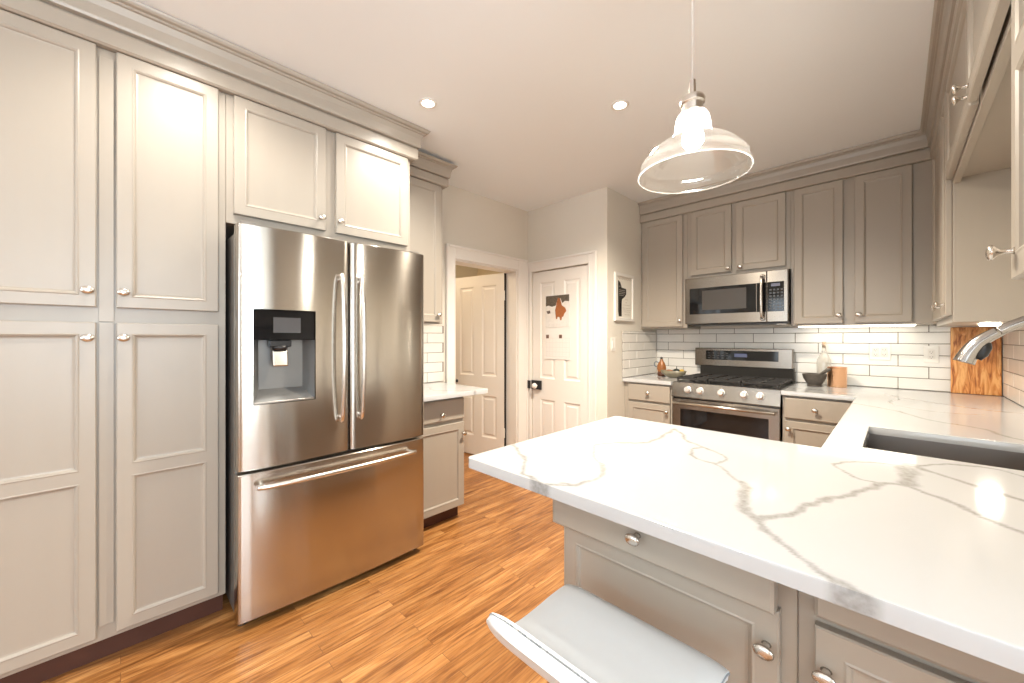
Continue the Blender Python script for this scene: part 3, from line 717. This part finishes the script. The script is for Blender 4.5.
b = B(); box(b, -2.05, -2.014, .475, .565, 1.240, zt, .004); lathe(b, [(.035, 0), (.030, -.02)], 'Z', (-2.035, .52, 1.245), 16); obj('nozzle_housing', b, M_black, ds)
b = B(); box(b, -2.040, -2.026, .488, .552, 1.150, 1.225, .006, 2)
for v in b.verts:
    if v.co.z < 1.18: v.co.x += .012
obj('paddle', b, M_nickel, ds)
b = B(); box(b, -2.012, -2.005, y0 + .002, y1 - .002, z0, z0 + .010, .002); obj('drip_tray', b, M_nickel, ds)

# ---------------------------------------------------------------- microwave over the range
t = thing('microwave', 'stainless over-the-range microwave with black glass window', 'microwave', (-.96, 3.75, 1.40))
MX0, MX1, MY = -1.344, -.583, 3.553
b = B(); box(b, MX0 + .002, MX1 - .002, MY + .03, YW - .010, 1.402, 1.810, .003); obj('body', b, M_dgrey, t)
b = B(); box(b, MX0 + .01, MX1 - .01, MY + .04, YW - .05, 1.393, 1.402); obj('vent_base', b, M_black, t)
m = MB(MY)
def framed(bm, a0, a1, c0, c1, d0, d1, holes):
    panel_door(bm, a0, a1, c0, c1, d0, d1 - d0, holes, prof=((0, 0), (.002, -.002)), ob=.004)
b = B(); framed(b, MX0, -.722, 1.405, 1.806, -.03, .0, [(-1.305, -.792, 1.487, 1.716)]); md = obj('door', b, M_steel2, t, m)
b = B(); box(b, -1.303, -.794, -.003, -.0012, 1.489, 1.714); pn = obj('window', b, M_blackglass, md, m)
b = B(); box(b, -1.20, -.862, -.0011, -.0002, 1.522, 1.690); obj('window_mesh', b, mat('window_screen', (.06, .052, .045), .25), pn, m)
b = B(); box(b, -.7895, -.7235, -.004, .0008, 1.487, 1.716); obj('door_trim', b, M_blackglass, md, m)
b = B(); framed(b, -.719, MX1, 1.405, 1.806, -.03, .0, [(-.716, -.608, 1.487, 1.716)]); mp_ = obj('control_panel', b, M_steel2, t, m)
b = B(); box(b, -.715, -.609, -.003, .0005, 1.488, 1.715); kp = obj('keypad', b, M_blackglass, mp_, m)
b = B(); box(b, -.692, -.634, .0006, .0012, 1.682, 1.704); obj('clock_display', b, mat('clock_display', (.16, .17, .24), .2), kp, m)
b = B()
for i in range(4):
    for k in range(7): box(b, -.703 + i * .0245, -.689 + i * .0245, .0006, .0010, 1.502 + k * .0245, 1.514 + k * .0245)
obj('button_grid', b, mat('button_print', (.07, .075, .085), .4), kp, m)
hz = [(-.748, .012, 1.437), (-.748, .038, 1.455), (-.748, .050, 1.53), (-.748, .053, 1.60), (-.748, .050, 1.67), (-.748, .038, 1.745), (-.748, .012, 1.763)]
b = B(); tube(b, smooth_pts(hz, 5), .010, 12); lathe(b, [(.018, .0005), (.018, .006), (.011, .014)], 'Y', (-.748, 0, 1.437), 16); lathe(b, [(.018, .0005), (.018, .006), (.011, .014)], 'Y', (-.748, 0, 1.763), 16)
obj('handle', b, M_nickel, md, m)
b = B(); box(b, -.665, -.60, -.25, -.05, 1.386, 1.393); obj('cooktop_lamp', b, M_white, t, m)

# ---------------------------------------------------------------- range
t = thing('gas_range', 'stainless gas range with five knobs and black oven window', 'range', (-.96, 3.6, 0))
RX0, RX1, RY = -1.342, -.580, 3.262
b = B(); box(b, RX0 + .002, RX1 - .002, RY + .03, 3.90, .03, .895, .003); obj('body', b, M_black, t)
b = B(); box(b, RX0 + .03, RX1 - .03, RY + .08, 3.85, .0, .03); obj('base', b, M_black, t)
b = B()   # slanted control panel
for x in (RX0, RX1): pass
P_ = [(RY + .040, .915), (RY + .012, .912), (RY - .010, .800), (RY + .002, .790), (RY + .040, .790)]
va = [b.verts.new((RX0, y, z)) for y, z in P_]; vb = [b.verts.new((RX1, y, z)) for y, z in P_]
for i in range(5): b.faces.new((va[i], va[(i + 1) % 5], vb[(i + 1) % 5], vb[i]))
b.faces.new(va); b.faces.new(vb); cp = obj('control_panel', b, M_steel2, t)
for x in (-1.213, -1.117, -.962, -.806, -.703):
    b = B(); lathe(b, [(.027, -.002), (.027, .004), (.022, .006), (.021, .026), (.018, .029), (0, .029)], 'Y', (0, 0, 0), 22)
    box(b, -.0055, .0055, .027, .037, -.020, .020, .003)
    b.transform(Matrix.Translation((x, RY + .001, .858)) @ Matrix.Rotation(math.radians(-11), 4, 'X') @ Matrix(((1, 0, 0, 0), (0, -1, 0, 0), (0, 0, 1, 0), (0, 0, 0, 1))))
    k_ = obj('knob', b, M_knobw, cp); autosm(k_, 30)
m = MB(RY)
b = B(); framed(b, RX0 + .002, RX1 - .002, .205, .782, -.028, .0, [(-1.275, -.650, .30, .700)]); od = obj('oven_door', b, M_steel2, t, m)
b = B(); box(b, -1.273, -.652, -.004, -.0015, .302, .698); obj('oven_window', b, M_blackglass, od, m)
b = B(); tube(b, [(-1.315, .045, .750), (-.605, .045, .750)], .012, 14, sq=1.0)
for x in (-1.29, -.63): tube(b, [(x, .045, .750), (x, .0005, .750)], .010, 10)
obj('oven_handle', b, M_nickel, od, m)
b = B(); panel_door(b, RX0 + .002, RX1 - .002, .05, .198, -.028, .028, []); obj('storage_drawer', b, M_steel2, t, m)
b = B(); box(b, RX0, RX1, RY + .042, 3.84, .896, .916, .004); obj('cooktop', b, M_black, t)
# backguard
b = B(); box(b, RX0 + .02, RX1 - .02, 3.868, 3.935, .916, 1.03, .002); obj('back_riser', b, M_dark, t)
b = B(); box(b, -1.368, -.602, 3.862, 3.936, 1.024, 1.190, .006, 2)
bgd = obj('backguard', b, M_steel2, t)
b = B(); box(b, -1.268, -.700, 3.8595, 3.8620, 1.082, 1.167, .001); dp = obj('display_panel', b, M_blackglass, bgd)
b = B(); box(b, -1.03, -.93, 3.8588, 3.8594, 1.112, 1.142); obj('clock_display', b, mat('range_clock', (.10, .12, .22), .2), dp)
b = B()
for i in range(5):
    for k in range(3):
        box(b, -1.25 + i * .038, -1.232 + i * .038, 3.8588, 3.8594, 1.096 + k * .022, 1.102 + k * .022)
obj('button_grid', b, mat('range_button_print', (.05, .05, .05), .4), dp)
# grates and burners
for x0, x1 in ((-1.325, -1.085), (-1.075, -.845), (-.835, -.597)):
    b = B(); z0, z1 = .935, .950; y0, y1 = 3.325, 3.825; w_ = .010
    box(b, x0, x1, y0, y0 + w_, z0, z1, .002); box(b, x0, x1, y1 - w_, y1, z0, z1, .002); box(b, x0, x0 + w_, y0 + w_, y1 - w_, z0, z1, .002); box(b, x1 - w_, x1, y0 + w_, y1 - w_, z0, z1, .002)
    xm = (x0 + x1) / 2; box(b, xm - .005, xm + .005, y0 + w_, y1 - w_, z0, z1 + .003, .002)
    for y in (y0 + .12, y0 + .25, y0 + .38): box(b, x0 + w_, x1 - w_, y - .005, y + .005, z0, z1 + .003, .002)
    for x in (x0 + .002, x1 - .012):
        for y in (y0 + .002, y1 - .012): box(b, x, x + .010, y, y + .010, .917, z0)
    obj('grate', b, M_iron, t)
for x, y, r in ((-1.205, 3.445, .045), (-1.205, 3.70, .035), (-.96, 3.575, .05), (-.716, 3.445, .045), (-.716, 3.70, .035)):
    b = B(); lathe(b, [(r + .012, .9165), (r + .010, .922), (r, .924), (r, .932), (r - .006, .934), (0, .934)], 'Z', (x, y, 0), 20); obj('burner', b, M_iron, t)

# ---------------------------------------------------------------- pendant lamp
PX, PY, RZ = -.424, 1.178, 1.760
t = thing('pendant_lamp', 'clear glass schoolhouse pendant lamp hanging over the peninsula', 'pendant lamp', (PX, PY, H))
b = B(); lathe(b, [(.060, H - .001), (.060, H - .012), (.050, H - .022), (.008, H - .028), (0, H - .028)], 'Z', (PX, PY, 0), 28); obj('ceiling_canopy', b, M_nickel, t, smooth=True)
b = B(); tube(b, [(PX, PY, 2.03), (PX + .001, PY, 2.3), (PX, PY, H - .025)], .0042, 8); obj('cord', b, mat('white_cord', (.75, .73, .70), .5), t)
b = B(); lathe(b, [(.0, 2.035), (.0085, 2.034), (.0095, 2.010), (.0095, 1.992), (.015, 1.988), (.030, 1.984), (.034, 1.976), (.033, 1.966), (.028, 1.962), (.027, 1.945), (.034, 1.940), (.035, 1.930), (.0, 1.930)], 'Z', (PX, PY, 0), 28)
soc = obj('socket_cap', b, M_nickel, t); autosm(soc, 40)
prof = [(.150, RZ), (.1525, RZ + .004), (.1515, RZ + .010), (.1475, RZ + .014), (.145, RZ + .022), (.141, RZ + .034), (.143, RZ + .038), (.139, RZ + .042), (.127, RZ + .058), (.108, RZ + .076), (.085, RZ + .091), (.066, RZ + .099), (.056, RZ + .106), (.052, RZ + .116), (.0515, RZ + .122), (.0485, RZ + .126), (.0490, RZ + .140), (.0470, RZ + .155), (.0430, RZ + .168), (.036, RZ + .178), (.032, RZ + .182)]
b = B(); lathe(b, prof, 'Z', (PX, PY, 0), 64, close=True)
gs = obj('glass_shade', b, M_glass, t, smooth=True)
b = B()
tube(b, [(PX + .1505 * math.cos(a), PY + .1505 * math.sin(a), RZ) for a in [2 * PI * k / 64 for k in range(65)]], .0018, 6)
obj('shade_rim', b, thin_glass('rim_glass', edge=.6, milk=.2), gs)
b = B(); lathe(b, [(.0, 1.930), (.013, 1.928), (.014, 1.910), (.022, 1.893), (.029, 1.870), (.028, 1.852), (.018, 1.838), (0, 1.834)], 'Z', (PX, PY, 0), 20); obj('light_bulb', b, M_bulb, t, smooth=True)

# ---------------------------------------------------------------- recessed downlights
def downlight(x, y, label, power=45, col=WARM):  # kitchen and dining cans
    t = thing('recessed_light', label, 'ceiling light', (x, y, H), 'recessed ceiling lights')
    b = B(); lathe(b, [(.031, H - .0005), (.046, H - .0005), (.050, H - .003), (.046, H - .006), (.032, H - .004), (.031, H - .0005)], 'Z', (x, y, 0), 28, close=True); obj('trim_ring', b, M_white, t, smooth=True)
    b = B(); lathe(b, [(.0305, H - .0006), (.030, H - .002), (0, H - .002)], 'Z', (x, y, 0), 24); obj('lens', b, M_can, t)
    l = bpy.data.lights.new('downlight_beam', 'SPOT'); l.energy = power; l.color = col; l.spot_size = math.radians(150); l.spot_blend = .9; l.shadow_soft_size = .04
    o = bpy.data.objects.new('downlight_beam', l); C.objects.link(o); o.parent = t; o.location = (0, 0, -.03); return t
downlight(-1.868, 1.215, 'recessed ceiling light nearest the refrigerator cabinets', 50)
downlight(-1.112, 1.990, 'recessed ceiling light left of the glass pendant', 330, (1, .89, .73))
for x, y, s in ((-1.80, .22, 'in front of the pantry'), (-1.80, -1.3, 'at the dining end by the left wall, added as warm fill'), (.2, -1.4, 'at the dining end behind the camera, added as warm fill'), (1.6, -.8, 'by the right dining window, added as warm fill')):  # the dining cans are unseen, put in for warm fill light
    downlight(x, y, 'recessed ceiling light out of view ' + s)
l = bpy.data.lights.new('hall_lamp', 'POINT'); l.energy = 22; l.color = (1, .80, .56); l.shadow_soft_size = .08
hl = thing('hall_ceiling_lamp', 'frosted ceiling lamp of the hall, hidden beyond the doorway', 'ceiling light', (-3.7, 1.9, H))
b = B(); lathe(b, [(.10, H - .001), (.10, H - .02), (.085, H - .03), (0, H - .03)], 'Z', (-3.7, 1.9, 0), 24); obj('lamp_base', b, M_white, hl)
o = bpy.data.objects.new('hall_lamp_light', l); C.objects.link(o); o.parent = hl; o.location = (0, 0, -.14)

# ---------------------------------------------------------------- things on the counters and walls
# jug with ring handle
t = thing('jug', 'small orange and brown ceramic jug with a round blue-grey handle', 'jug', (-1.632, 3.70, .914))
cer = noise_var(mat('orange_ceramic', (.30, .11, .03), .3), (.30, .11, .03), .75, 45)
jx, jy = -1.622, 3.70
b = B(); lathe(b, [(0, .9145), (.036, .9145), (.038, .925), (.036, .95), (.043, .985), (.042, 1.010), (.030, 1.040), (.017, 1.058), (.015, 1.070), (.010, 1.078), (0, 1.080)], 'Z', (jx, jy, 0), 24, sx=1.0, sy=.8); jb = obj('jug_body', b, cer, t, smooth=True)
b = B(); lathe(b, [(0, 1.078), (.011, 1.079), (.013, 1.087), (.009, 1.094), (0, 1.097)], 'Z', (jx, jy, 0), 14); obj('stopper', b, M_iron, t, smooth=True)
b = B(); tube(b, [(jx - .050 + .024 * math.cos(a), jy, 1.025 + .024 * math.sin(a)) for a in [2 * PI * k / 24 for k in range(25)]], .0055, 8); obj('ring_handle', b, mat('blue_grey_glaze', (.16, .19, .21), .3), t)
b = B(); lathe(b, [(.0385, .917), (.0395, .926), (.0385, .948), (.0375, .958)], 'Z', (jx, jy, 0), 24, sx=1.0, sy=.8); obj('brown_band', b, mat('brown_glaze', (.10, .035, .015), .35), jb, smooth=True)
# oval bowl and contents
bx_, by_ = -1.468, 3.60
t = thing('bowl', 'oval grey-green ceramic bowl holding fruit beside the range', 'bowl', (bx_, by_, .914))
b = B(); lathe(b, [(0, .9145), (.030, .9145), (.034, .920), (.055, .932), (.074, .952), (.082, .980), (.079, .981), (.069, .955), (.050, .940), (.03, .930), (0, .929)], 'Z', (bx_, by_, 0), 32, sx=1.45, sy=.8); obj('bowl_body', b, noise_var(mat('celadon_glaze', (.20, .175, .12), .3), (.20, .175, .12), .5, 30), t, smooth=True)
def fruit(name, x, y, z, r, sx, sz, col, label, stem=None):
    b = B(); lathe(b, [(r * math.sin(PI * k / 10), -r * math.cos(PI * k / 10) * sz) for k in range(11)], 'Z', (x, y, z), 18, sx=sx)
    o = obj(name, b, noise_var(mat(name + '_skin', col, .45), col, .25, 40), None, loc=(x, y, z - r * sz), smooth=True); tag(o, label, 'fruit')
    if stem:
        b = B(); tube(b, [(x, y, z + r * sz * .95), (x + .002, y, z + r * sz + .022)], .003, 6); obj('stem', b, M_iron, o)
fruit('avocado', bx_ + .030, by_, .980, .024, 1.35, .8, (.015, .022, .015), 'dark avocado in the oval bowl by the range', True)
fruit('lemon', bx_ + .078, by_, .982, .0165, 1.25, .9, (.55, .36, .05), 'small yellow lemon at the right end of the oval bowl')
fruit('potato', bx_ - .035, by_, .972, .024, 1.5, .7, (.30, .14, .07), 'reddish brown potato in the oval bowl by the jug')
# mortar and pestle
mx, my = -.447, 3.74
t = thing('mortar', 'dark stone mortar bowl right of the range', 'mortar', (mx, my, .914))
b = B(); lathe(b, [(0, .9145), (.046, .9145), (.048, .921), (.042, .926), (.055, .945), (.070, .975), (.076, 1.000), (.077, 1.006), (.070, 1.006), (.062, .98), (.045, .95), (.02, .935), (0, .934)], 'Z', (mx, my, 0), 32)
stone = noise_var(mat('grey_stone', (.09, .075, .062), .6), (.09, .075, .062), .3, 60, bump=.4)
mo = obj('mortar_bowl', b, stone, t); autosm(mo, 40)
b = B(); tube(b, [(mx - .012, my, .952), (mx + .012, my, .975), (mx + .045, my - .012, 1.014), (mx + .082, my - .020, 1.042), (mx + .096, my - .022, 1.050)], [.013, .012, .010, .014, .009], 12)
o = obj('pestle', b, stone, None, loc=(mx - .012, my, .94)); tag(o, 'stone pestle leaning in the mortar right of the range', 'pestle')
# bottle
bx2, by2 = -.405, 3.88
t = thing('bottle', 'clear glass bottle with a pale cork behind the mortar', 'bottle', (bx2, by2, .914))
b = B(); lathe(b, [(0, .9145), (.040, .9145), (.045, .920), (.046, .95), (.046, 1.09), (.043, 1.115), (.030, 1.145), (.016, 1.165), (.0135, 1.18), (.0135, 1.225), (.016, 1.227), (.016, 1.234), (.012, 1.234)], 'Z', (bx2, by2, 0), 28); obj('bottle_glass', b, M_bottle, t, smooth=True)
b = B(); lathe(b, [(0, 1.205), (.0105, 1.205), (.011, 1.2345), (.012, 1.250), (0, 1.251)], 'Z', (bx2, by2, 0), 14); obj('stopper', b, noise_var(mat('cork', (.52, .36, .24), .7), (.52, .36, .24), .2, 50), t)
# copper canister
cx_, cy_ = -.318, 3.79
t = thing('canister', 'hammered copper canister beside the mortar', 'canister', (cx_, cy_, .914))
cop = mat('hammered_copper', (.95, .55, .32), .28, 1.0)
tc = nd(cop, 'ShaderNodeTexCoord'); vo = nd(cop, 'ShaderNodeTexVoronoi'); vo.inputs['Scale'].default_value = 75; lk(cop, tc.outputs['Object'], vo.inputs['Vector'])
bp = nd(cop, 'ShaderNodeBump'); bp.inputs['Strength'].default_value = .8; bp.inputs['Distance'].default_value = .003; lk(cop, vo.outputs['Distance'], bp.inputs['Height']); lk(cop, bp.outputs[0], bsdf(cop).inputs['Normal'])
b = B(); lathe(b, [(0, .9145), (.056, .9145), (.0575, .918), (.0575, 1.055), (.059, 1.058), (.059, 1.062), (.055, 1.062), (.055, .93), (0, .93)], 'Z', (cx_, cy_, 0), 36); c_ = obj('canister_body', b, cop, t); autosm(c_, 40)
# cutting board leaning in the corner
b = B(); box(b, .257, .470, -.011, .011, 0, .437, .004, 2)
bo = obj('cutting_board', b, M_board, None, Matrix.Translation((0, YW - .040, .9155)) @ Matrix.Rotation(math.radians(-1.6), 4, 'X'), loc=(.364, YW - .04, .9155)); tag(bo, 'knotty orange wooden cutting board standing in the counter corner', 'cutting board')
# outlets
def plate(name, M, a, c, w, h, label, kind, cat):
    t = thing(name, label, cat, M @ Vector((a, 0, c)))
    b = B(); box(b, a - w / 2, a + w / 2, .0086, .0125, c - h / 2, c + h / 2, .002); obj('cover_plate', b, M_white, t, M)
    n = 2 if kind == 'double' else 1
    for i in range(n):
        aa = a + (i - (n - 1) / 2) * .046; b = B(); box(b, aa - .0165, aa + .0165, .0126, .0142, c - .033, c + .033, .002)
        if kind == 'switch': obj('rocker', b, M_white, t, M); continue
        r = obj('receptacle', b, mat('receptacle_white', (.74, .71, .67), .4), t, M)
        b = B()
        for s in (-.017, .017):
            box(b, aa - .0075, aa - .0055, .0141, .0146, c + s - .004, c + s + .004); box(b, aa + .0055, aa + .0075, .0141, .0146, c + s - .004, c + s + .004); box(b, aa - .002, aa + .002, .0141, .0146, c + s - .011, c + s - .008)
        obj('slot', b, M_dark, r, M)
plate('electrical_outlet', MB(YW), -.088, 1.178, .116, .118, 'double white electrical outlet on the tiles above the canister end', 'double', 'outlet')
plate('electrical_outlet', MB(YW), .170, 1.168, .072, .118, 'single white electrical outlet on the tiles left of the cutting board', 'single', 'outlet')
m = ML(XB - .0086)
plate('light_switch', m, 3.085, 1.225, .075, .118, 'white light switch on the side wall below the framed print', 'switch', 'light switch')
# framed fork print
t = thing('picture_frame', 'small white framed print of a black fork on the side wall', 'picture', (XB, 3.275, 1.43))
m = ML(XB); y0, y1, z0, z1 = 3.10, 3.448, 1.436, 1.872
b = B(); panel_door(b, y0, y1, z0, z1, .0008, .018, [(y0 + .028, y1 - .028, z0 + .028, z1 - .028)], prof=((0, 0), (.003, -.006), (.003, -.013))); obj('frame', b, mat('frame_white', (.72, .70, .66), .5), t, m)
ink = mat('black_ink', (.02, .018, .016), .6)
b = B(); quad(b, ((y0 + .028, .0075, z0 + .028), (y1 - .028, .0075, z0 + .028), (y1 - .028, .0075, z1 - .028), (y0 + .028, .0075, z1 - .028))); pr = obj('print', b, noise_var(mat('cream_paper', (.74, .71, .64), .7), (.74, .71, .64), .03, 10), t, m)
def UV(px, py): # zoomed photo coordinates of the print to wall coordinates
    return (y0 + (px - 75) / (238 - 75) * (y1 - y0), .0083, z1 - (py - 108) / (530 - 108) * (z1 - z0))
sh_ = [(104, 172), (112, 178), (122, 190), (128, 210), (134, 234), (150, 236), (172, 240), (174, 262), (172, 288), (162, 310), (148, 326), (130, 340), (122, 358), (119, 400), (124, 440), (134, 488), (109, 490), (104, 440), (104, 400), (107, 350), (104, 320), (103, 260), (103, 210)]
b = B(); b.faces.new([b.verts.new(UV(*p)) for p in sh_]); bmesh.ops.triangulate(b, faces=b.faces); fk = obj('fork_drawing', b, ink, pr, m)
b = B()
for yy, xa, xb in ((255, 110, 160), (270, 112, 165), (285, 110, 158), (300, 112, 150), (222, 108, 124)):
    p, q = UV(xa, yy), UV(xb, yy + 5); box(b, p[0], q[0], .0086, .0090, q[2], p[2])
obj('fork_lettering', b, mat('grey_ink', (.30, .28, .25), .6), fk, m)  # lighter text printed inside the fork shape
b = B()
for yy, xa, xb in ((150, 105, 222), (158, 112, 214), (335, 165, 190), (362, 168, 185), (385, 150, 205), (412, 142, 215), (428, 150, 212), (445, 155, 206), (470, 160, 205)):
    x = xa
    while x < xb - 3:
        wv = random.uniform(5, 13); p, q = UV(x, yy - 2), UV(min(x + wv, xb), yy + 3); box(b, p[0], q[0], .0080, .0083, q[2], p[2]); x += wv + 4
obj('small_lettering', b, mat('faint_grey_ink', (.50, .44, .38), .6), pr, m)
# wall calendar on the closet door
t = thing('wall_calendar', 'wall calendar on the closet door with a snowy photo of a brown dog', 'calendar', (-2.345, YD + .004, 1.07))
m = MB(YD + .0055)
b = B(); box(b, -2.493, -2.193, .0005, .003, 1.072, 1.385); pg = obj('calendar_page', b, mat('calendar_paper', (.74, .72, .70), .6), t, m)
b = B(); box(b, -2.493, -2.200, .0005, .004, 1.388, 1.700); ph_ = obj('photo_page', b, noise_var(mat('snow_photo', (.70, .68, .66), .5), (.70, .68, .66), .15, 30), t, m)
def poly(bm, pts, d):
    bm.faces.new([bm.verts.new((a_, d, c_)) for a_, c_ in pts])
def CU(px, py): return (-2.491 + (px - 148) / (280 - 148) * .29, 1.70 - (py - 92) / (270 - 92) * .31)
b = B(); poly(b, [CU(*p) for p in ((149, 94), (279, 94), (279, 132), (255, 128), (243, 140), (232, 112), (214, 120), (206, 150), (185, 156), (165, 148), (149, 152))], .0043); obj('tree_band', b, noise_var(mat('photo_dark_trees', (.07, .05, .04), .6), (.10, .08, .06), .8, 60), ph_, m)
b = B(); poly(b, [CU(*p) for p in ((218, 108), (230, 112), (236, 135), (240, 152), (258, 166), (264, 184), (252, 200), (248, 214), (240, 216), (238, 234), (230, 234), (226, 216), (216, 214), (214, 226), (207, 226), (206, 196), (202, 176), (208, 152), (212, 128))], .0046); bmesh.ops.triangulate(b, faces=b.faces)
obj('dog_picture', b, noise_var(mat('photo_red_brown', (.33, .11, .035), .6), (.33, .11, .035), .4, 50), ph_, m)
b = B(); poly(b, [CU(*p) for p in ((152, 180), (172, 176), (176, 192), (160, 196))], .0045); obj('dark_bush', b, mat('photo_bush', (.12, .09, .08), .6), ph_, m)
b = B()
for px in (158, 232): p = CU(px, 324); box(b, p[0] - .018, p[0] + .018, .0031, .0035, p[1] - .018, p[1] + .018)
obj('date_picture', b, mat('photo_small_brown', (.14, .08, .06), .6), pg, m)
b = B()
for k in range(5): box(b, -2.485, -2.20, .0031, .0033, 1.10 + k * .045, 1.1012 + k * .045)
for k in range(8): box(b, -2.485 + k * .0407, -2.4838 + k * .0407, .0031, .0033, 1.10, 1.28)
obj('calendar_grid', b, mat('pale_grid_ink', (.55, .50, .48), .6), pg, m)

# ---------------------------------------------------------------- bar stool
sxc, syc = -.431, .725
t = thing('bar_stool', 'white leather bar stool with a low curled back pulled up to the peninsula', 'stool', (sxc, syc, 0))
prof = [(.862, .575), (.862, .596), (.850, .612), (.825, .620), (.780, .621), (.730, .618), (.680, .616), (.640, .618), (.610, .626), (.585, .644), (.565, .668), (.552, .692), (.544, .705)]
pp = smooth_pts([(0, y, z) for y, z in prof], 4)
W = .194; RC = .045; th = .030
def stool_mesh(off0, off1, grow=0.0):
    b = B(); n = len(pp); top, bot = [], []
    N = 24
    tot = [0]
    for i in range(1, n): tot.append(tot[-1] + (pp[i] - pp[i - 1]).length)
    for i, p in enumerate(pp):
        d = pp[min(i + 1, n - 1)] - pp[max(i - 1, 0)]; d.normalize(); nn = Vector((0, d.z, -d.y));
        if nn.z < 0 and i > n // 4 and i < n * .7: nn = -nn
        nn = Vector((0, d.z, -d.y))
        s = min(tot[i], tot[-1] - tot[i]); wr = W + grow - (RC - math.sqrt(max(0, RC ** 2 - (RC - min(s, RC)) ** 2)))
        rt, rb = [], []
        for k in range(N + 1):
            u = -1 + 2 * k / N; x = sxc + wr * math.copysign(abs(u) ** .8, u)
            e = 1 - abs(u) ** 8 * .5
            rt.append(b.verts.new((x, p.y + nn.y * off0 * e, p.z + nn.z * off0 * e))); rb.append(b.verts.new((x, p.y + nn.y * off1 * e, p.z + nn.z * off1 * e)))
        top.append(rt); bot.append(rb)
    for i in range(n - 1):
        for k in range(N):
            b.faces.new((top[i][k], top[i][k + 1], top[i + 1][k + 1], top[i + 1][k])); b.faces.new((bot[i][k], bot[i + 1][k], bot[i + 1][k + 1], bot[i][k + 1]))
        b.faces.new((top[i][0], top[i + 1][0], bot[i + 1][0], bot[i][0])); b.faces.new((top[i][N], bot[i][N], bot[i + 1][N], top[i + 1][N]))
    for i in (0, n - 1):
        for k in range(N): b.faces.new((top[i][k], bot[i][k], bot[i][k + 1], top[i][k + 1]))
    return b
# normals: (0, dz, -dy) points up/inward because the profile runs toward -Y
so = obj('seat', stool_mesh(.012, -.020), M_leather, t, smooth=True); autosm(so, 50)
b = stool_mesh(.0065, .0030, .0022); obj('piping', b, M_seam, so, smooth=True)
b = B(); lathe(b, [(.030, .598), (.10, .594), (.10, .586), (.032, .576), (.032, .40), (.026, .40), (.026, .035), (.05, .028), (.15, .016), (.188, .008), (.190, .0005)], 'Z', (sxc, syc, 0), 40); cb_ = obj('pedestal', b, M_chrome, t); autosm(cb_, 35)
b = B(); tube(b, [(sxc + .13 * math.cos(a), syc + .13 * math.sin(a), .25) for a in [2 * PI * k / 32 for k in range(33)]], .009, 8)
tube(b, [(sxc - .13, syc, .25), (sxc + .13, syc, .25)], .008, 8); obj('footrest', b, M_chrome, t)

# ---------------------------------------------------------------- added uplight behind the camera: an unseen opaque bowl lamp to brighten the ceiling
t = thing('added_bowl_uplight', 'invented hanging bowl uplight behind the viewpoint, added to brighten the ceiling', 'pendant lamp', (.7, -1.5, H))
b = B(); lathe(b, [(0, 1.90), (.10, 1.905), (.18, 1.94), (.22, 2.0), (.217, 2.0), (.178, 1.946), (.10, 1.912), (0, 1.907)], 'Z', (.7, -1.5, 0), 32); obj('uplight_bowl', b, M_nickel, t, smooth=True)
b = B(); tube(b, [(.7, -1.5, 1.91), (.7, -1.5, H - .002)], .006, 8); obj('rod', b, M_nickel, t)
l = bpy.data.lights.new('added_uplight_source', 'POINT'); l.energy = 85; l.color = (1, .98, .94); l.shadow_soft_size = .06
o = bpy.data.objects.new('added_uplight_source', l); C.objects.link(o); o.parent = t; o.location = (.08, 0, -.60)
